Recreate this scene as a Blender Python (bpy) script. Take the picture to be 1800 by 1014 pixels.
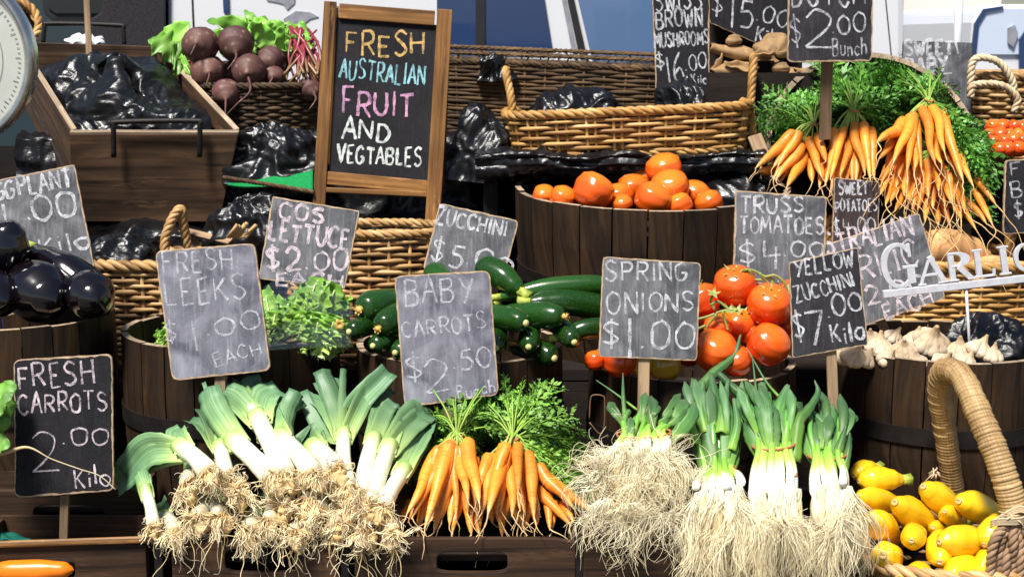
import bpy, math, random
import numpy as np
from mathutils import Vector, Matrix, noise as NZ

for o in list(bpy.data.objects):
    bpy.data.objects.remove(o, do_unlink=True)
C = bpy.context.scene
R = math.radians
V = Vector

# ------------------------------------------------------------------ camera, sky, sun, exposure
CAM = V((0, -2.75, 1.45)); PITCH = R(10); FOC = 2500.0
cam_d = bpy.data.cameras.new('camera'); cam = bpy.data.objects.new('camera', cam_d)
C.collection.objects.link(cam); C.camera = cam
cam.location = CAM; cam.rotation_euler = (R(90) - PITCH, 0, 0)
cam_d.lens = 50; cam_d.sensor_width = 36; cam_d.clip_end = 500; cam_d.clip_start = .05
cam_d.dof.use_dof = True; cam_d.dof.focus_distance = 3.15; cam_d.dof.aperture_fstop = 9.0
W = bpy.data.worlds.new('World'); C.world = W; W.use_nodes = True
SUN_EL, SUN_AZ = R(61), R(-30)          # azimuth measured from the viewer's side, negative = from the left
sky = W.node_tree.nodes.new('ShaderNodeTexSky'); sky.sky_type = 'NISHITA'; sky.sun_disc = False
sky.sun_elevation = SUN_EL; sky.sun_rotation = R(180) + SUN_AZ * -1
W.node_tree.links.new(sky.outputs[0], W.node_tree.nodes['Background'].inputs[0])
W.node_tree.nodes['Background'].inputs[1].default_value = .055
sun_dir = V((math.sin(SUN_AZ) * math.cos(SUN_EL), -math.cos(SUN_AZ) * math.cos(SUN_EL), math.sin(SUN_EL)))
sl = bpy.data.lights.new('sun', 'SUN'); sl.energy = 4.6; sl.angle = R(13); sl.color = (1, .96, .9)
so = bpy.data.objects.new('sun', sl); C.collection.objects.link(so)
so.rotation_euler = sun_dir.to_track_quat('Z', 'Y').to_euler()
C.view_settings.view_transform = 'Standard'; C.view_settings.look = 'None'
C.view_settings.exposure = .65; C.view_settings.gamma = 1
C.cycles.max_bounces = 8; C.cycles.diffuse_bounces = 6; C.cycles.transparent_max_bounces = 12

rng = random.Random(11)
def U(a, b): return rng.uniform(a, b)
def lerp(a, b, t): return a + (b - a) * t
FW = V((0, math.cos(PITCH), -math.sin(PITCH))); UP = V((0, math.sin(PITCH), math.cos(PITCH))); RT = V((1, 0, 0))
def ray(px, py): return FW * FOC + RT * (px - 900) + UP * (507 - py)
def at(px, py, Y):                       # the point at depth Y seen at that spot of the photograph
    d = ray(px, py); return CAM + d * ((Y - CAM.y) / d.y)
def at_plane(px, py, P, n):
    d = ray(px, py); return CAM + d * ((P - CAM).dot(n) / d.dot(n))
def at_z(px, py, z):
    d = ray(px, py); return CAM + d * ((z - CAM.z) / d.z)
def sc(Y): return (Y + 2.78) / FOC       # metres per photo pixel at depth Y

# ------------------------------------------------------------------ mesh helpers
ORG = {}
def cr(pts, per=6):                      # Catmull-Rom through points
    P = [V(p) for p in pts]
    if len(P) < 3:
        return [P[0].lerp(P[-1], i / per) for i in range(per + 1)]
    P = [P[0] * 2 - P[1]] + P + [P[-1] * 2 - P[-2]]
    out = []
    for i in range(1, len(P) - 2):
        a, b, c, d = P[i - 1:i + 3]
        for k in range(per):
            t = k / per
            out.append(.5 * ((2 * b) + (c - a) * t + (2 * a - 5 * b + 4 * c - d) * t * t + (3 * b - a - 3 * c + d) * t ** 3))
    out.append(P[-2].copy()); return out
def dens(pts, step):
    out = [pts[0]]
    for a, b in zip(pts, pts[1:]):
        n = max(1, int((b - a).length / step))
        for i in range(1, n + 1): out.append(a.lerp(b, i / n))
    return out
def ortho(n):
    n = n.normalized(); a = V((0, 0, 1)) if abs(n.z) < .9 else V((1, 0, 0))
    x = a.cross(n).normalized(); return x, n.cross(x)

class MB:
    def __init__(s): s.v = []; s.f = []; s.t = []; s.r = []; s.p = []; s.m = []
    def add(s, co, t=0., r=0., p=None):
        s.v.append((co[0], co[1], co[2])); s.t.append(t); s.r.append(r)
        s.p.append((p[0], p[1], p[2]) if p is not None else (co[0], co[1], co[2])); return len(s.v) - 1
    def face(s, *i, m=0): s.f.append(i); s.m.append(m)
    def tube(s, pts, rad, n=8, cap=True, r=None, t0=0., t1=1., sq=1., upv=None, m=0):
        k = len(pts); r = rng.random() if r is None else r
        off = rng.random() * 10
        T = [(pts[min(i + 1, k - 1)] - pts[max(i - 1, 0)]) for i in range(k)]
        T = [t.normalized() if t.length > 1e-9 else V((0, 0, 1)) for t in T]
        x = None; L = 0; base = len(s.v)
        for i in range(k):
            if x is None:
                if upv is not None:
                    x = upv - T[0] * upv.dot(T[0]); x = x.normalized() if x.length > 1e-6 else ortho(T[0])[0]
                else: x = ortho(T[0])[0]
            else:
                x = x - T[i] * x.dot(T[i]); x = x.normalized() if x.length > 1e-6 else ortho(T[i])[0]
                L += (pts[i] - pts[i - 1]).length
            y = T[i].cross(x); t = t0 + (t1 - t0) * i / max(1, k - 1)
            for j in range(n):
                a = 2 * math.pi * j / n
                q = rad(i, a) if callable(rad) else (rad[i] if isinstance(rad, (list, tuple)) else rad)
                ca, sa = math.cos(a), math.sin(a)
                s.add(pts[i] + x * (q * ca * sq) + y * (q * sa), t, r, (L + off, ca * q + off, sa * q))
        for i in range(k - 1):
            for j in range(n):
                a = base + i * n + j; b = base + i * n + (j + 1) % n
                s.face(a, b, b + n, a + n, m=m)
        if cap:
            s.face(*[base + j for j in range(n - 1, -1, -1)], m=m)
            e = base + (k - 1) * n; s.face(*[e + j for j in range(n)], m=m)
    def box(s, c, ax, ay, az, r=None, m=0):          # centre and three half-axis vectors
        r = rng.random() if r is None else r; off = rng.random() * 20
        ls = [ax.length, ay.length, az.length]; o = sorted(range(3), key=lambda i: -ls[i]); b = len(s.v)
        for k in range(8):
            sg = [(1 if k >> i & 1 else -1) for i in range(3)]
            l = [sg[i] * ls[i] for i in range(3)]
            s.add(c + ax * sg[0] + ay * sg[1] + az * sg[2], 0, r, (l[o[0]] + off, l[o[1]] + off, l[o[2]]))
        flip = ax.cross(ay).dot(az) < 0
        for q in ((0, 2, 3, 1), (4, 5, 7, 6), (0, 1, 5, 4), (2, 6, 7, 3), (0, 4, 6, 2), (1, 3, 7, 5)):
            q = q[::-1] if flip else q
            s.face(*[b + i for i in q], m=m)
    def plank(s, A, B, w, th, nrm, r=None, m=0):     # a board from A to B, w wide, th thick along nrm
        d = (B - A); y = nrm.cross(d).normalized(); z = d.cross(y).normalized()
        s.box((A + B) / 2, d / 2, y * w / 2, z * th / 2, r, m)
    def grid(s, fn, nu, nv, r=0., m=0, closed=False):
        b = len(s.v)
        for i in range(nu + 1):
            for j in range(nv + 1):
                s.add(fn(i / nu, j / nv), i / nu, r)
        for i in range(nu):
            for j in range(nv):
                a = b + i * (nv + 1) + j; s.face(a, a + 1, a + nv + 2, a + nv + 1, m=m)
    def strip(s, pts, wid, nrm, fold=0., r=0., t0=0., t1=1., cs=4, wav=0., th=0., curl=0.):   # a leaf blade along pts
        k = len(pts); b = len(s.v); n0 = nrm.normalized(); ph = U(0, 9)
        for i in range(k):
            T = (pts[min(i + 1, k - 1)] - pts[max(i - 1, 0)]).normalized()
            x = T.cross(n0); x = x.normalized() if x.length > 1e-5 else ortho(T)[0]
            y = x.cross(T).normalized(); n0 = (n0 * .3 + y * .7).normalized()
            w = wid[i] if isinstance(wid, (list, tuple)) else wid; t = t0 + (t1 - t0) * i / max(1, k - 1)
            for j in range(cs + 1):
                u = j / cs * 2 - 1
                h = (abs(u) - .5) * fold * w + wav * w * math.sin(i * 1.3 + ph + (2 if u > 0 else 0)) * abs(u) + curl * w * u
                s.add(pts[i] + x * (w * u) + y * h, t, r, (i * .02, u + r * 7, r))
        for i in range(k - 1):
            for j in range(cs):
                a = b + i * (cs + 1) + j; s.face(a, a + 1, a + cs + 2, a + cs + 1)
    def build(s, name, mats, parent=None, label=None, cat=None, group=None, kind=None, smooth=True, org=None, bevel=0., solid=0.):
        me = bpy.data.meshes.new(name)
        vs = np.array(s.v, dtype=np.float32)
        if parent is not None: og = V(ORG[parent.name])
        elif org is not None: og = V(org)
        else: og = V(((vs[:, 0].min() + vs[:, 0].max()) / 2, (vs[:, 1].min() + vs[:, 1].max()) / 2, vs[:, 2].min()))
        me.from_pydata((vs - np.array(og[:], dtype=np.float32)).tolist(), [], s.f)
        for nm, dat, ty in (('t', s.t, 'FLOAT'), ('r', s.r, 'FLOAT'), ('p', s.p, 'FLOAT_VECTOR')):
            a = me.attributes.new(nm, ty, 'POINT')
            a.data.foreach_set('vector' if ty == 'FLOAT_VECTOR' else 'value', np.array(dat, dtype=np.float32).ravel())
        for mm in (mats if isinstance(mats, (list, tuple)) else [mats]): me.materials.append(mm)
        me.polygons.foreach_set('material_index', np.array(s.m, dtype=np.int32))
        me.polygons.foreach_set('use_smooth', np.full(len(s.f), smooth, dtype=bool))
        me.update()
        o = bpy.data.objects.new(name, me); C.collection.objects.link(o)
        ORG[o.name] = og[:]
        if parent is not None: o.parent = parent
        else: o.location = og
        if label: o['label'] = label
        if cat: o['category'] = cat
        if group: o['group'] = group
        if kind: o['kind'] = kind
        if bevel:
            b = o.modifiers.new('bevel', 'BEVEL'); b.width = bevel; b.segments = 2; b.limit_method = 'ANGLE'; b.angle_limit = R(40)
        if solid:
            b = o.modifiers.new('solid', 'SOLIDIFY'); b.thickness = solid; b.offset = 0
        return o

def thing(name, label, cat, loc, group=None):
    o = bpy.data.objects.new(name, None); C.collection.objects.link(o); o.empty_display_size = .05
    o.location = loc; ORG[o.name] = tuple(loc); o['label'] = label; o['category'] = cat
    if group: o['group'] = group
    return o

# ------------------------------------------------------------------ node material helpers
class G:
    def __init__(s, name, rough=.5, spec=.5):
        s.m = bpy.data.materials.new(name); s.m.use_nodes = True; s.nt = s.m.node_tree
        s.b = s.nt.nodes['Principled BSDF']; s.set(s.b, {'Roughness': rough, 'Specular IOR Level': spec})
    def set(s, nd, ins):
        for k, v in ins.items():
            i = nd.inputs[k]
            if isinstance(v, bpy.types.NodeSocket): s.nt.links.new(v, i)
            else:
                if i.type == 'RGBA' and len(v) == 3: v = (*v, 1)
                i.default_value = v
    def n(s, ty, ins={}, out=0, **pr):
        nd = s.nt.nodes.new('ShaderNode' + ty)
        for k, v in pr.items(): setattr(nd, k, v)
        s.set(nd, ins); return nd.outputs[out]
    def attr(s, nm): return s.n('Attribute', out=1 if nm == 'p' else 2, attribute_name=nm)
    def obj(s): return s.n('TexCoord', out=3)
    def mapv(s, vec, scale, loc=(0, 0, 0)): return s.n('Mapping', {'Vector': vec, 'Scale': scale, 'Location': loc})
    def noise(s, vec, scale, detail=4, rough=.55, dist=0.): return s.n('TexNoise', {'Vector': vec, 'Scale': scale, 'Detail': detail, 'Roughness': rough, 'Distortion': dist})
    def ramp(s, fac, st, interp='LINEAR'):
        nd = s.nt.nodes.new('ShaderNodeValToRGB'); nd.color_ramp.interpolation = interp; s.nt.links.new(fac, nd.inputs[0])
        e = nd.color_ramp.elements
        while len(e) < len(st): e.new(.5)
        for x, (p, c) in zip(e, st): x.position = p; x.color = (*c, 1) if len(c) == 3 else c
        return nd.outputs[0]
    def g(s, v): return (v, v, v)
    def mix(s, f, a, b, mode='MIX'):
        nd = s.nt.nodes.new('ShaderNodeMix'); nd.data_type = 'RGBA'; nd.blend_type = mode
        for i, v in ((0, f), (6, a), (7, b)):
            if isinstance(v, bpy.types.NodeSocket): s.nt.links.new(v, nd.inputs[i])
            elif i == 0: nd.inputs[0].default_value = v
            else: nd.inputs[i].default_value = (*v, 1)
        return nd.outputs[2]
    def math(s, op, a, b=0., c=0.):
        nd = s.nt.nodes.new('ShaderNodeMath'); nd.operation = op
        for i, v in enumerate((a, b, c)):
            if isinstance(v, bpy.types.NodeSocket): s.nt.links.new(v, nd.inputs[i])
            else: nd.inputs[i].default_value = v
        return nd.outputs[0]
    def bump(s, h, st=.3, dist=.002): return s.n('Bump', {'Height': h, 'Strength': st, 'Distance': dist})
    def end(s, col=None, **k):
        if col is not None: s.set(s.b, {'Base Color': col})
        s.set(s.b, k); return s.m

def m_wood(name, dark, lite, rough=.65, sx=2.5, sy=60, var=.7, bump=.4, stain=.6):
    g = G(name, rough, .3); p = g.attr('p'); r = g.attr('r')
    pr = g.n('CombineXYZ', {'X': g.math('MULTIPLY', r, 7.0), 'Y': r, 'Z': r})
    pv = g.n('VectorMath', {0: p, 1: pr}, operation='ADD')
    a = g.noise(g.mapv(pv, (sx, sy, sy)), 1.0, 6, .65, .6)
    b = g.noise(g.mapv(pv, (4, 9, 9)), 1.0, 3)
    col = g.ramp(a, [(.3, dark), (.7, lite)])
    fac = g.math('MULTIPLY_ADD', r, var, 1 - var / 2)
    col = g.mix(1.0, col, g.n('CombineColor', {'Red': fac, 'Green': fac, 'Blue': fac}), 'MULTIPLY')
    col = g.mix(g.math('MULTIPLY', g.ramp(b, [(.45, (0, 0, 0)), (.75, (1, 1, 1))]), stain), col, tuple(x * .35 for x in dark))
    c = g.noise(g.mapv(pv, (5, 26, 26), (3, 1, 2)), 1.0, 5, .7)
    col = g.mix(g.math('MULTIPLY', g.ramp(c, [(.58, (0, 0, 0)), (.68, (1, 1, 1))]), .45), col, tuple(x * 1.5 for x in lite))
    return g.end(col, Normal=g.bump(a, bump, .002))

def m_fiber(name, cols, rough=.5, var=.8, bump=.5):
    g = G(name, rough, .4); p = g.attr('p'); r = g.attr('r')
    a = g.noise(g.mapv(p, (14, 300, 300)), 1.0, 4)
    b = g.noise(g.obj(), 9.0, 4)
    k = g.math('ADD', g.math('MULTIPLY', a, .35), g.math('MULTIPLY', b, .45)); k = g.math('ADD', k, g.math('MULTIPLY', r, .22))
    return g.end(g.ramp(k, [(.3, cols[0]), (.55, cols[1]), (.75, cols[2])]), Normal=g.bump(a, bump, .001))

def m_board(name, base, dust, amt=.35, grain=.3, tint=(1, 1, 1)):
    g = G(name, .75, .25); o = g.obj()
    a = g.noise(o, 9.0, 6, .6, .8); b = g.noise(g.mapv(o, (160, 40, 14)), 1.0, 4); c = g.noise(o, 420.0, 2)
    k = g.math('MULTIPLY', g.ramp(a, [(.38, (0, 0, 0)), (.75, (1, 1, 1))]), amt)
    k = g.math('ADD', k, g.math('MULTIPLY', g.ramp(b, [(.5, (0, 0, 0)), (.72, (1, 1, 1))]), grain))
    k = g.math('ADD', k, g.math('MULTIPLY', g.ramp(c, [(.55, (0, 0, 0)), (.75, (1, 1, 1))]), .22))
    return g.end(g.mix(k, base, dust), Normal=g.bump(c, .15, .001))

def m_chalk(name, col, thr=.38):
    g = G(name, .9, .1); o = g.obj()
    a = g.noise(o, 700.0, 3, .6); b = g.noise(o, 60.0, 3)
    k = g.math('ADD', g.math('MULTIPLY', a, .6), g.math('MULTIPLY', b, .4))
    g.set(g.b, {'Alpha': g.ramp(k, [(thr + .02, (.05, .05, .05)), (thr + .22, (.95, .95, .95))])})
    return g.end(g.mix(b, col, tuple(x * .9 for x in col)))

def m_plain(name, col, rough=.5, spec=.5, metal=0., var=.25, ns=30, bump=0.):
    g = G(name, rough, spec); a = g.noise(g.obj(), ns, 5, .6)
    c = g.ramp(a, [(.3, tuple(x * (1 - var) for x in col)), (.7, tuple(min(1, x * (1 + var)) for x in col))])
    k = {'Metallic': metal}
    if bump: k['Normal'] = g.bump(a, bump, .002)
    return g.end(c, **k)

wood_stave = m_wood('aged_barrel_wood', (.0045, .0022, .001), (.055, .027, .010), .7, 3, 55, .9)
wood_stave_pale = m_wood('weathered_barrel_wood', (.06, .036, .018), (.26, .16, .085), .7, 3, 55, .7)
wood_crate = m_wood('old_crate_wood', (.011, .0055, .003), (.085, .043, .021), .7, 2.5, 70, .6)
wood_box = m_wood('brown_box_wood', (.014, .008, .005), (.14, .076, .040), .6, 2.5, 50, .4)
wood_frame = m_wood('varnished_frame_wood', (.06, .022, .006), (.42, .2, .058), .5, 2.2, 60, .35, .3, .5)
wood_stake = m_wood('grey_stake_wood', (.16, .10, .06), (.38, .26, .15), .75, 3, 80, .5)
wood_edge = m_plain('worn_board_edge', (.42, .30, .19), .8, .2, 0, .4, 60)
wood_rim = m_wood('worn_rim_wood', (.2, .14, .09), (.5, .38, .26), .8, 3, 60, .6)
wood_dark = m_wood('dark_stand_wood', (.008, .005, .004), (.03, .02, .014), .8)
wicker_gold = m_fiber('golden_wicker', [(.11, .042, .008), (.5, .27, .075), (.74, .5, .22)])
wicker_brown = m_fiber('brown_wicker', [(.10, .045, .012), (.46, .26, .095), (.68, .47, .23)])
wicker_pale = m_fiber('pale_cane_wrap', [(.18, .09, .03), (.56, .38, .17), (.76, .59, .35)])
seagrass = m_fiber('seagrass_rope', [(.02, .010, .004), (.10, .055, .022), (.24, .14, .06)], .8)
seagrass_dark = m_fiber('dark_woven_fibre', [(.012, .007, .004), (.06, .034, .015), (.15, .09, .045)], .8)
iron = m_plain('black_iron', (.012, .009, .008), .6, .4, .2, .6, 30, .3)
board_black = m_board('black_slate', (.007, .0065, .008), (.13, .12, .14), .10, .06)
board_dark = m_board('dark_slate', (.014, .013, .016), (.18, .17, .19), .2, .12)
board_grey = m_board('grainy_grey_board', (.055, .057, .063), (.38, .38, .41), .6, .22)
board_dusty = m_board('dusty_grey_slate', (.085, .085, .11), (.40, .40, .46), .75, .2)
board_brown = m_board('brown_black_board', (.03, .018, .018), (.2, .15, .15), .2, .2)
chalk_white = m_chalk('white_chalk', (.78, .78, .82))
chalk_soft = m_chalk('faded_chalk', (.74, .74, .80), .415)
chalk_pink = m_chalk('pink_chalk', (.84, .72, .77))
chalk_rose = m_chalk('rose_chalk', (.85, .45, .68), .36)
chalk_gold = m_chalk('yellow_chalk', (.85, .55, .2), .36)
chalk_cyan = m_chalk('blue_chalk', (.4, .78, .85), .36)
chalk_bright = m_chalk('bright_white_chalk', (.9, .95, .9), .34)

def m_plastic():
    g = G('black_plastic_film', .2, .55); o = g.obj()
    b = g.noise(o, 14.0, 3); c = g.noise(g.mapv(o, (30, 60, 90)), 1.0, 3, .6, 2.0)
    return g.end((.005, .005, .006), Roughness=g.ramp(b, [(.3, g.g(.22)), (.7, g.g(.4))]), Normal=g.bump(c, .35, .004))
plastic = m_plastic()

def m_grad(name, stops, attr='t', rough=.4, spec=.5, nsc=40, nam=.2, stripe=0., bump=.15, sss=0., coat=0., rv=.25, stretch=None, speck=None, rings=0., thin=0.):
    g = G(name, rough, spec); t = g.attr(attr); r = g.attr('r')
    base = g.attr('p') if stretch else g.obj()
    vec = g.mapv(base, stretch or (nsc, nsc, nsc))
    a = g.noise(vec, 1.0, 5, .6)
    k = g.math('ADD', t, g.math('MULTIPLY', g.math('SUBTRACT', a, .5), nam))
    col = g.ramp(k, stops)
    f = g.math('MULTIPLY_ADD', r, rv, 1 - rv * .6)
    col = g.mix(1.0, col, g.n('CombineColor', {'Red': f, 'Green': f, 'Blue': f}), 'MULTIPLY')
    if stripe:
        b = g.ramp(g.noise(g.mapv(g.attr('p'), (1.2, 16, 1)), 1.0, 3), [(.34, (.55, .6, .6)), (.5, (1, 1, 1)), (.66, (1.45, 1.4, 1.3))])
        col = g.mix(stripe, col, b, 'MULTIPLY')
    if speck:
        q = g.n('TexVoronoi', {'Vector': g.obj(), 'Scale': speck[1]}); q = g.ramp(q, [(speck[2], (1, 1, 1)), (speck[2] + .08, (0, 0, 0))])
        col = g.mix(g.math('MULTIPLY', q, .6), col, speck[0])
    if rings:
        q = g.ramp(g.noise(g.mapv(g.attr('p'), (330, 9, 9)), 1.0, 2), [(.56, (1, 1, 1)), (.66, (.55, .42, .3))]); col = g.mix(rings, col, q, 'MULTIPLY')
        q = g.ramp(g.noise(g.obj(), 26.0, 4), [(.35, (.82, .74, .62)), (.55, (1, 1, 1)), (.75, (1.08, 1.12, 1.3))]); col = g.mix(.8, col, q, 'MULTIPLY')
    k = {'Normal': g.bump(a, bump, .002), 'Coat Weight': coat, 'Coat Roughness': .12}
    if sss: k.update({'Subsurface Weight': sss, 'Subsurface Scale': .01, 'Subsurface Radius': (1, .4, .2)})
    m_ = g.end(col, **k)
    if thin:
        tr = g.n('BsdfTranslucent', {'Color': col}); mx = g.n('MixShader', {0: thin, 1: g.b.outputs[0], 2: tr}); g.nt.links.new(mx, g.nt.nodes['Material Output'].inputs[0])
    return m_

carrot_m = m_grad('carrot_skin', [(0, (.62, .22, .03)), (.06, (.85, .29, .03)), (.7, (.88, .32, .035)), (.92, (.8, .4, .1)), (1, (.75, .52, .25))], rough=.42, stretch=(90, 6, 6), nam=.25, bump=.35, rv=.45, rings=.7)
carrot_stem = m_grad('carrot_stalk_green', [(0, (.38, .45, .1)), (.5, (.28, .45, .06)), (1, (.12, .3, .03))], rough=.5)
carrot_leaf = m_grad('carrot_leaf_green', [(0, (.3, .5, .06)), (.5, (.17, .37, .045)), (1, (.09, .24, .03))], rough=.5, rv=.9)
carrot_leaf_dk = m_grad('deep_carrot_leaf_green', [(0, (.2, .42, .05)), (.5, (.10, .29, .035)), (1, (.05, .18, .022))], rough=.5, rv=.9)
leek_m = m_grad('leek_shaft', [(0, (.62, .52, .32)), (.12, (.74, .72, .58)), (.5, (.74, .76, .56)), (.75, (.5, .62, .2)), (1, (.26, .44, .12))], rough=.3, stretch=(4, 160, 160), nam=.3, rv=.2, coat=.2)
leek_leaf = m_grad('leek_leaf', [(0, (.6, .7, .26)), (.14, (.34, .48, .15)), (.38, (.155, .285, .12)), (1, (.085, .19, .095))], rough=.48, stretch=(2, 14, 1), nam=.25, stripe=.85, rv=.6)
leek_root = m_grad('leek_root_fibre', [(0, (.52, .34, .13)), (.3, (.86, .66, .34)), (1, (.93, .82, .56))], rough=.7, rv=.6)
onion_m = m_grad('spring_onion_stalk', [(0, (.93, .93, .86)), (.2, (.92, .93, .8)), (.34, (.5, .7, .13)), (.55, (.22, .48, .06)), (1, (.06, .26, .07))], rough=.28, stretch=(3, 120, 120), nam=.12, rv=.3, coat=.2)
onion_leaf = m_grad('spring_onion_leaf', [(0, (.22, .40, .05)), (.35, (.095, .23, .05)), (.75, (.06, .16, .055)), (1, (.10, .19, .08))], rough=.5, stretch=(2, 14, 1), nam=.25, stripe=.8, rv=.7)
root_mat_m = m_fiber('root_tangle', [(.34, .19, .06), (.66, .46, .2), (.84, .68, .4)], .85, .8, 1.0)
onion_mat_m = m_fiber('onion_root_tangle', [(.62, .48, .24), (.88, .77, .5), (.94, .87, .65)], .85, .8, 1.0)
onion_root = m_grad('onion_root_fibre', [(0, (.94, .89, .7)), (.6, (.94, .84, .58)), (1, (.9, .76, .46))], rough=.7, rv=.3)
band_m = m_plain('rubber_band', (.4, .12, .05), .5)
tomato_m = m_grad('tomato_skin', [(0, (.64, .14, .01)), (.2, (.74, .085, .006)), (.6, (.68, .055, .005)), (1, (.58, .04, .005))], rough=.22, spec=.5, nam=.45, nsc=22, bump=.03, coat=.4, rv=.35)
tomato_orange = m_grad('orange_tomato_skin', [(0, (.78, .2, .012)), (.3, (.78, .112, .007)), (1, (.68, .065, .005))], rough=.22, nam=.4, nsc=22, bump=.03, coat=.4, rv=.35)
tomato_yel = m_grad('half_ripe_tomato_skin', [(0, (.4, .3, .03)), (1, (.75, .3, .02))], rough=.18, nam=.3, bump=.02, coat=.4)
vine_m = m_grad('tomato_vine', [(0, (.22, .28, .05)), (1, (.35, .36, .1))], rough=.5)
zuc_m = m_grad('zucchini_skin', [(0, (.009, .04, .005)), (.5, (.011, .055, .005)), (1, (.016, .07, .007))], rough=.22, stretch=(3, 60, 60), nam=.9, bump=.06, coat=.25, rv=.7, speck=((.10, .24, .04), 330.0, .16))
zuc_end = m_plain('zucchini_cut_end', (.55, .5, .2), .6)
zuc_flower = m_plain('dried_blossom', (.6, .38, .1), .6, var=.4)
squash_m = m_grad('yellow_squash_skin', [(0, (.84, .54, .012)), (.8, (.86, .53, .01)), (1, (.84, .46, .012))], rough=.32, nam=.2, bump=.06, coat=.25, rv=.25, speck=((.5, .3, .06), 40.0, .07))
orange_skin = m_plain('bright_orange_skin', (.85, .2, .008), .3, .5, 0, .12, 14)
squash_end = m_plain('squash_blossom_scar', (.55, .36, .12), .7, var=.4, ns=90)
squash_stem = m_plain('squash_stem', (.35, .42, .06), .5, var=.5, ns=60)
eggplant_m = m_grad('eggplant_skin', [(0, (.004, .002, .003)), (1, (.0045, .002, .004))], rough=.13, spec=.6, bump=.02, coat=.6)
beet_m = m_grad('beet_skin', [(0, (.13, .032, .038)), (.3, (.075, .018, .024)), (1, (.16, .075, .055))], rough=.62, nsc=25, nam=.8, bump=.5, rv=.5, speck=((.26, .16, .11), 45.0, .22))
beet_stem = m_grad('beet_stalk', [(0, (.26, .02, .045)), (.5, (.24, .035, .05)), (1, (.22, .15, .05))], rough=.35)
beet_leaf = m_grad('beet_leaf', [(0, (.3, .5, .12)), (.6, (.2, .46, .05)), (1, (.14, .36, .035))], rough=.4, rv=.7, nam=.4)
lettuce_m = m_grad('cos_lettuce_leaf', [(0, (.78, .84, .5)), (.3, (.46, .64, .14)), (1, (.17, .40, .03))], rough=.4, rv=.6, nam=.4, bump=.4)
garlic_m = m_grad('garlic_skin', [(0, (.5, .36, .22)), (.5, (.68, .55, .40)), (1, (.46, .32, .17))], rough=.6, stretch=(5, 90, 90), nam=.4, rv=.2, bump=.2)
potato_m = m_plain('sweet_potato_skin', (.72, .38, .15), .65, .3, 0, .25, 18, .3)
mush_m = m_plain('mushroom_skin', (.33, .2, .09), .7, .3, 0, .45, 22, .3)
silver = m_plain('brushed_aluminium', (.7, .7, .74), .42, .5, .25, .12, 50)
chrome = m_plain('dull_chrome', (.55, .55, .53), .25, .5, .9, .2, 20)
dial_m = m_plain('cream_dial', (.55, .56, .5), .5, .4, 0, .08, 6)
ink = m_plain('dial_ink', (.05, .05, .05), .6)
blue_paint = m_plain('blue_enamel', (.02, .03, .16), .4)
green_cloth = m_plain('green_felt', (.012, .22, .06), .9, .1, 0, .2, 120, .2)
teal_cloth = m_plain('teal_cloth', (.01, .14, .1), .8, .2, 0, .3, 40, .2)
paper_tan = m_plain('tan_card', (.5, .33, .15), .8, .2, 0, .3, 30)
white_bag = m_plain('white_wrap', (.75, .76, .78), .6)
twine = m_fiber('pale_twine', [(.4, .28, .15), (.62, .48, .3), (.74, .62, .42)], .8)
braid_m = m_fiber('brown_braid', [(.14, .08, .04), (.34, .21, .12), (.5, .36, .22)], .8)
# ================================================================== THE SETTING
def shape_ground():
    m = MB(); m.grid(lambda u, v: V((lerp(-60, 60, u), lerp(-20, 120, v), 0)), 30, 30)
    g = G('asphalt', .85, .2); a = g.noise(g.obj(), 60.0, 6); b = g.noise(g.obj(), 1.3, 4)
    mm = g.end(g.mix(b, g.ramp(a, [(.3, (.03, .03, .032)), (.7, (.075, .073, .072))]), (.09, .085, .08)), Normal=g.bump(a, .4, .01))
    m.build('ground', mm, kind='structure', org=(0, 0, 0))
shape_ground()

# ------------------------------------------------------------------ stand with four shelves, and the plastic over it
st = thing('display_stand', 'dark stepped wooden stand carrying the barrels, baskets and crates', 'stand', (0, .9, 0))
SH = [(.20, -.06, .325, -1.9, 1.9), (.28, .33, .85, -1.9, 1.9), (.60, .86, 1.17, -1.9, -.06), (.60, .86, 1.62, -.05, 1.9), (.905, 1.18, 1.78, -1.9, -.1), (1.115, 1.17, 2.0, -.09, .70), (1.15, 1.42, 2.0, -1.0, -.3),
      (.825, 1.2, 1.52, .72, 1.36), (1.19, 1.54, 2.0, .72, 1.9), (1.10, 1.1, 1.52, 1.37, 1.9)]
for z, y0, y1, x0, x1 in SH:
    m = MB(); n = max(2, round((y1 - y0) / .14))
    for i in range(n):
        a, b = lerp(y0, y1, i / n), lerp(y0, y1, (i + 1) / n) - .006
        m.box(V(((x0 + x1) / 2, (a + b) / 2, z - .015)), V(((x1 - x0) / 2, 0, 0)), V((0, (b - a) / 2, 0)), V((0, 0, .014)))
    m.build('shelf', wood_dark, st, smooth=False)
    for x in (x0 + .03, x1 - .03):
        for y in (y0 + .04, y1 - .05):
            m = MB(); h = (z - .031) / 2
            m.box(V((x, y, h)), V((.02, 0, 0)), V((0, .02, 0)), V((0, 0, h))); m.build('post', wood_dark, st, smooth=False)
for y, z0, z1, x0, x1 in ((.855, .285, .566, -1.9, 1.9), (1.1745, .605, .87, -1.9, -.1), (1.63, .605, .88, -.08, 1.9), (1.92, .21, 1.10, -1.9, 1.9), (1.125, .605, 1.06, 1.37, 1.9)):  # backing boards added to make the gaps between tubs and shelves dark
    m = MB(); m.box(V(((x0 + x1) / 2, y, (z0 + z1) / 2)), V(((x1 - x0) / 2, 0, 0)), V((0, .0035, 0)), V((0, 0, (z1 - z0) / 2))); m.build('dark_backing_board', wood_dark, st, smooth=False)

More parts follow.
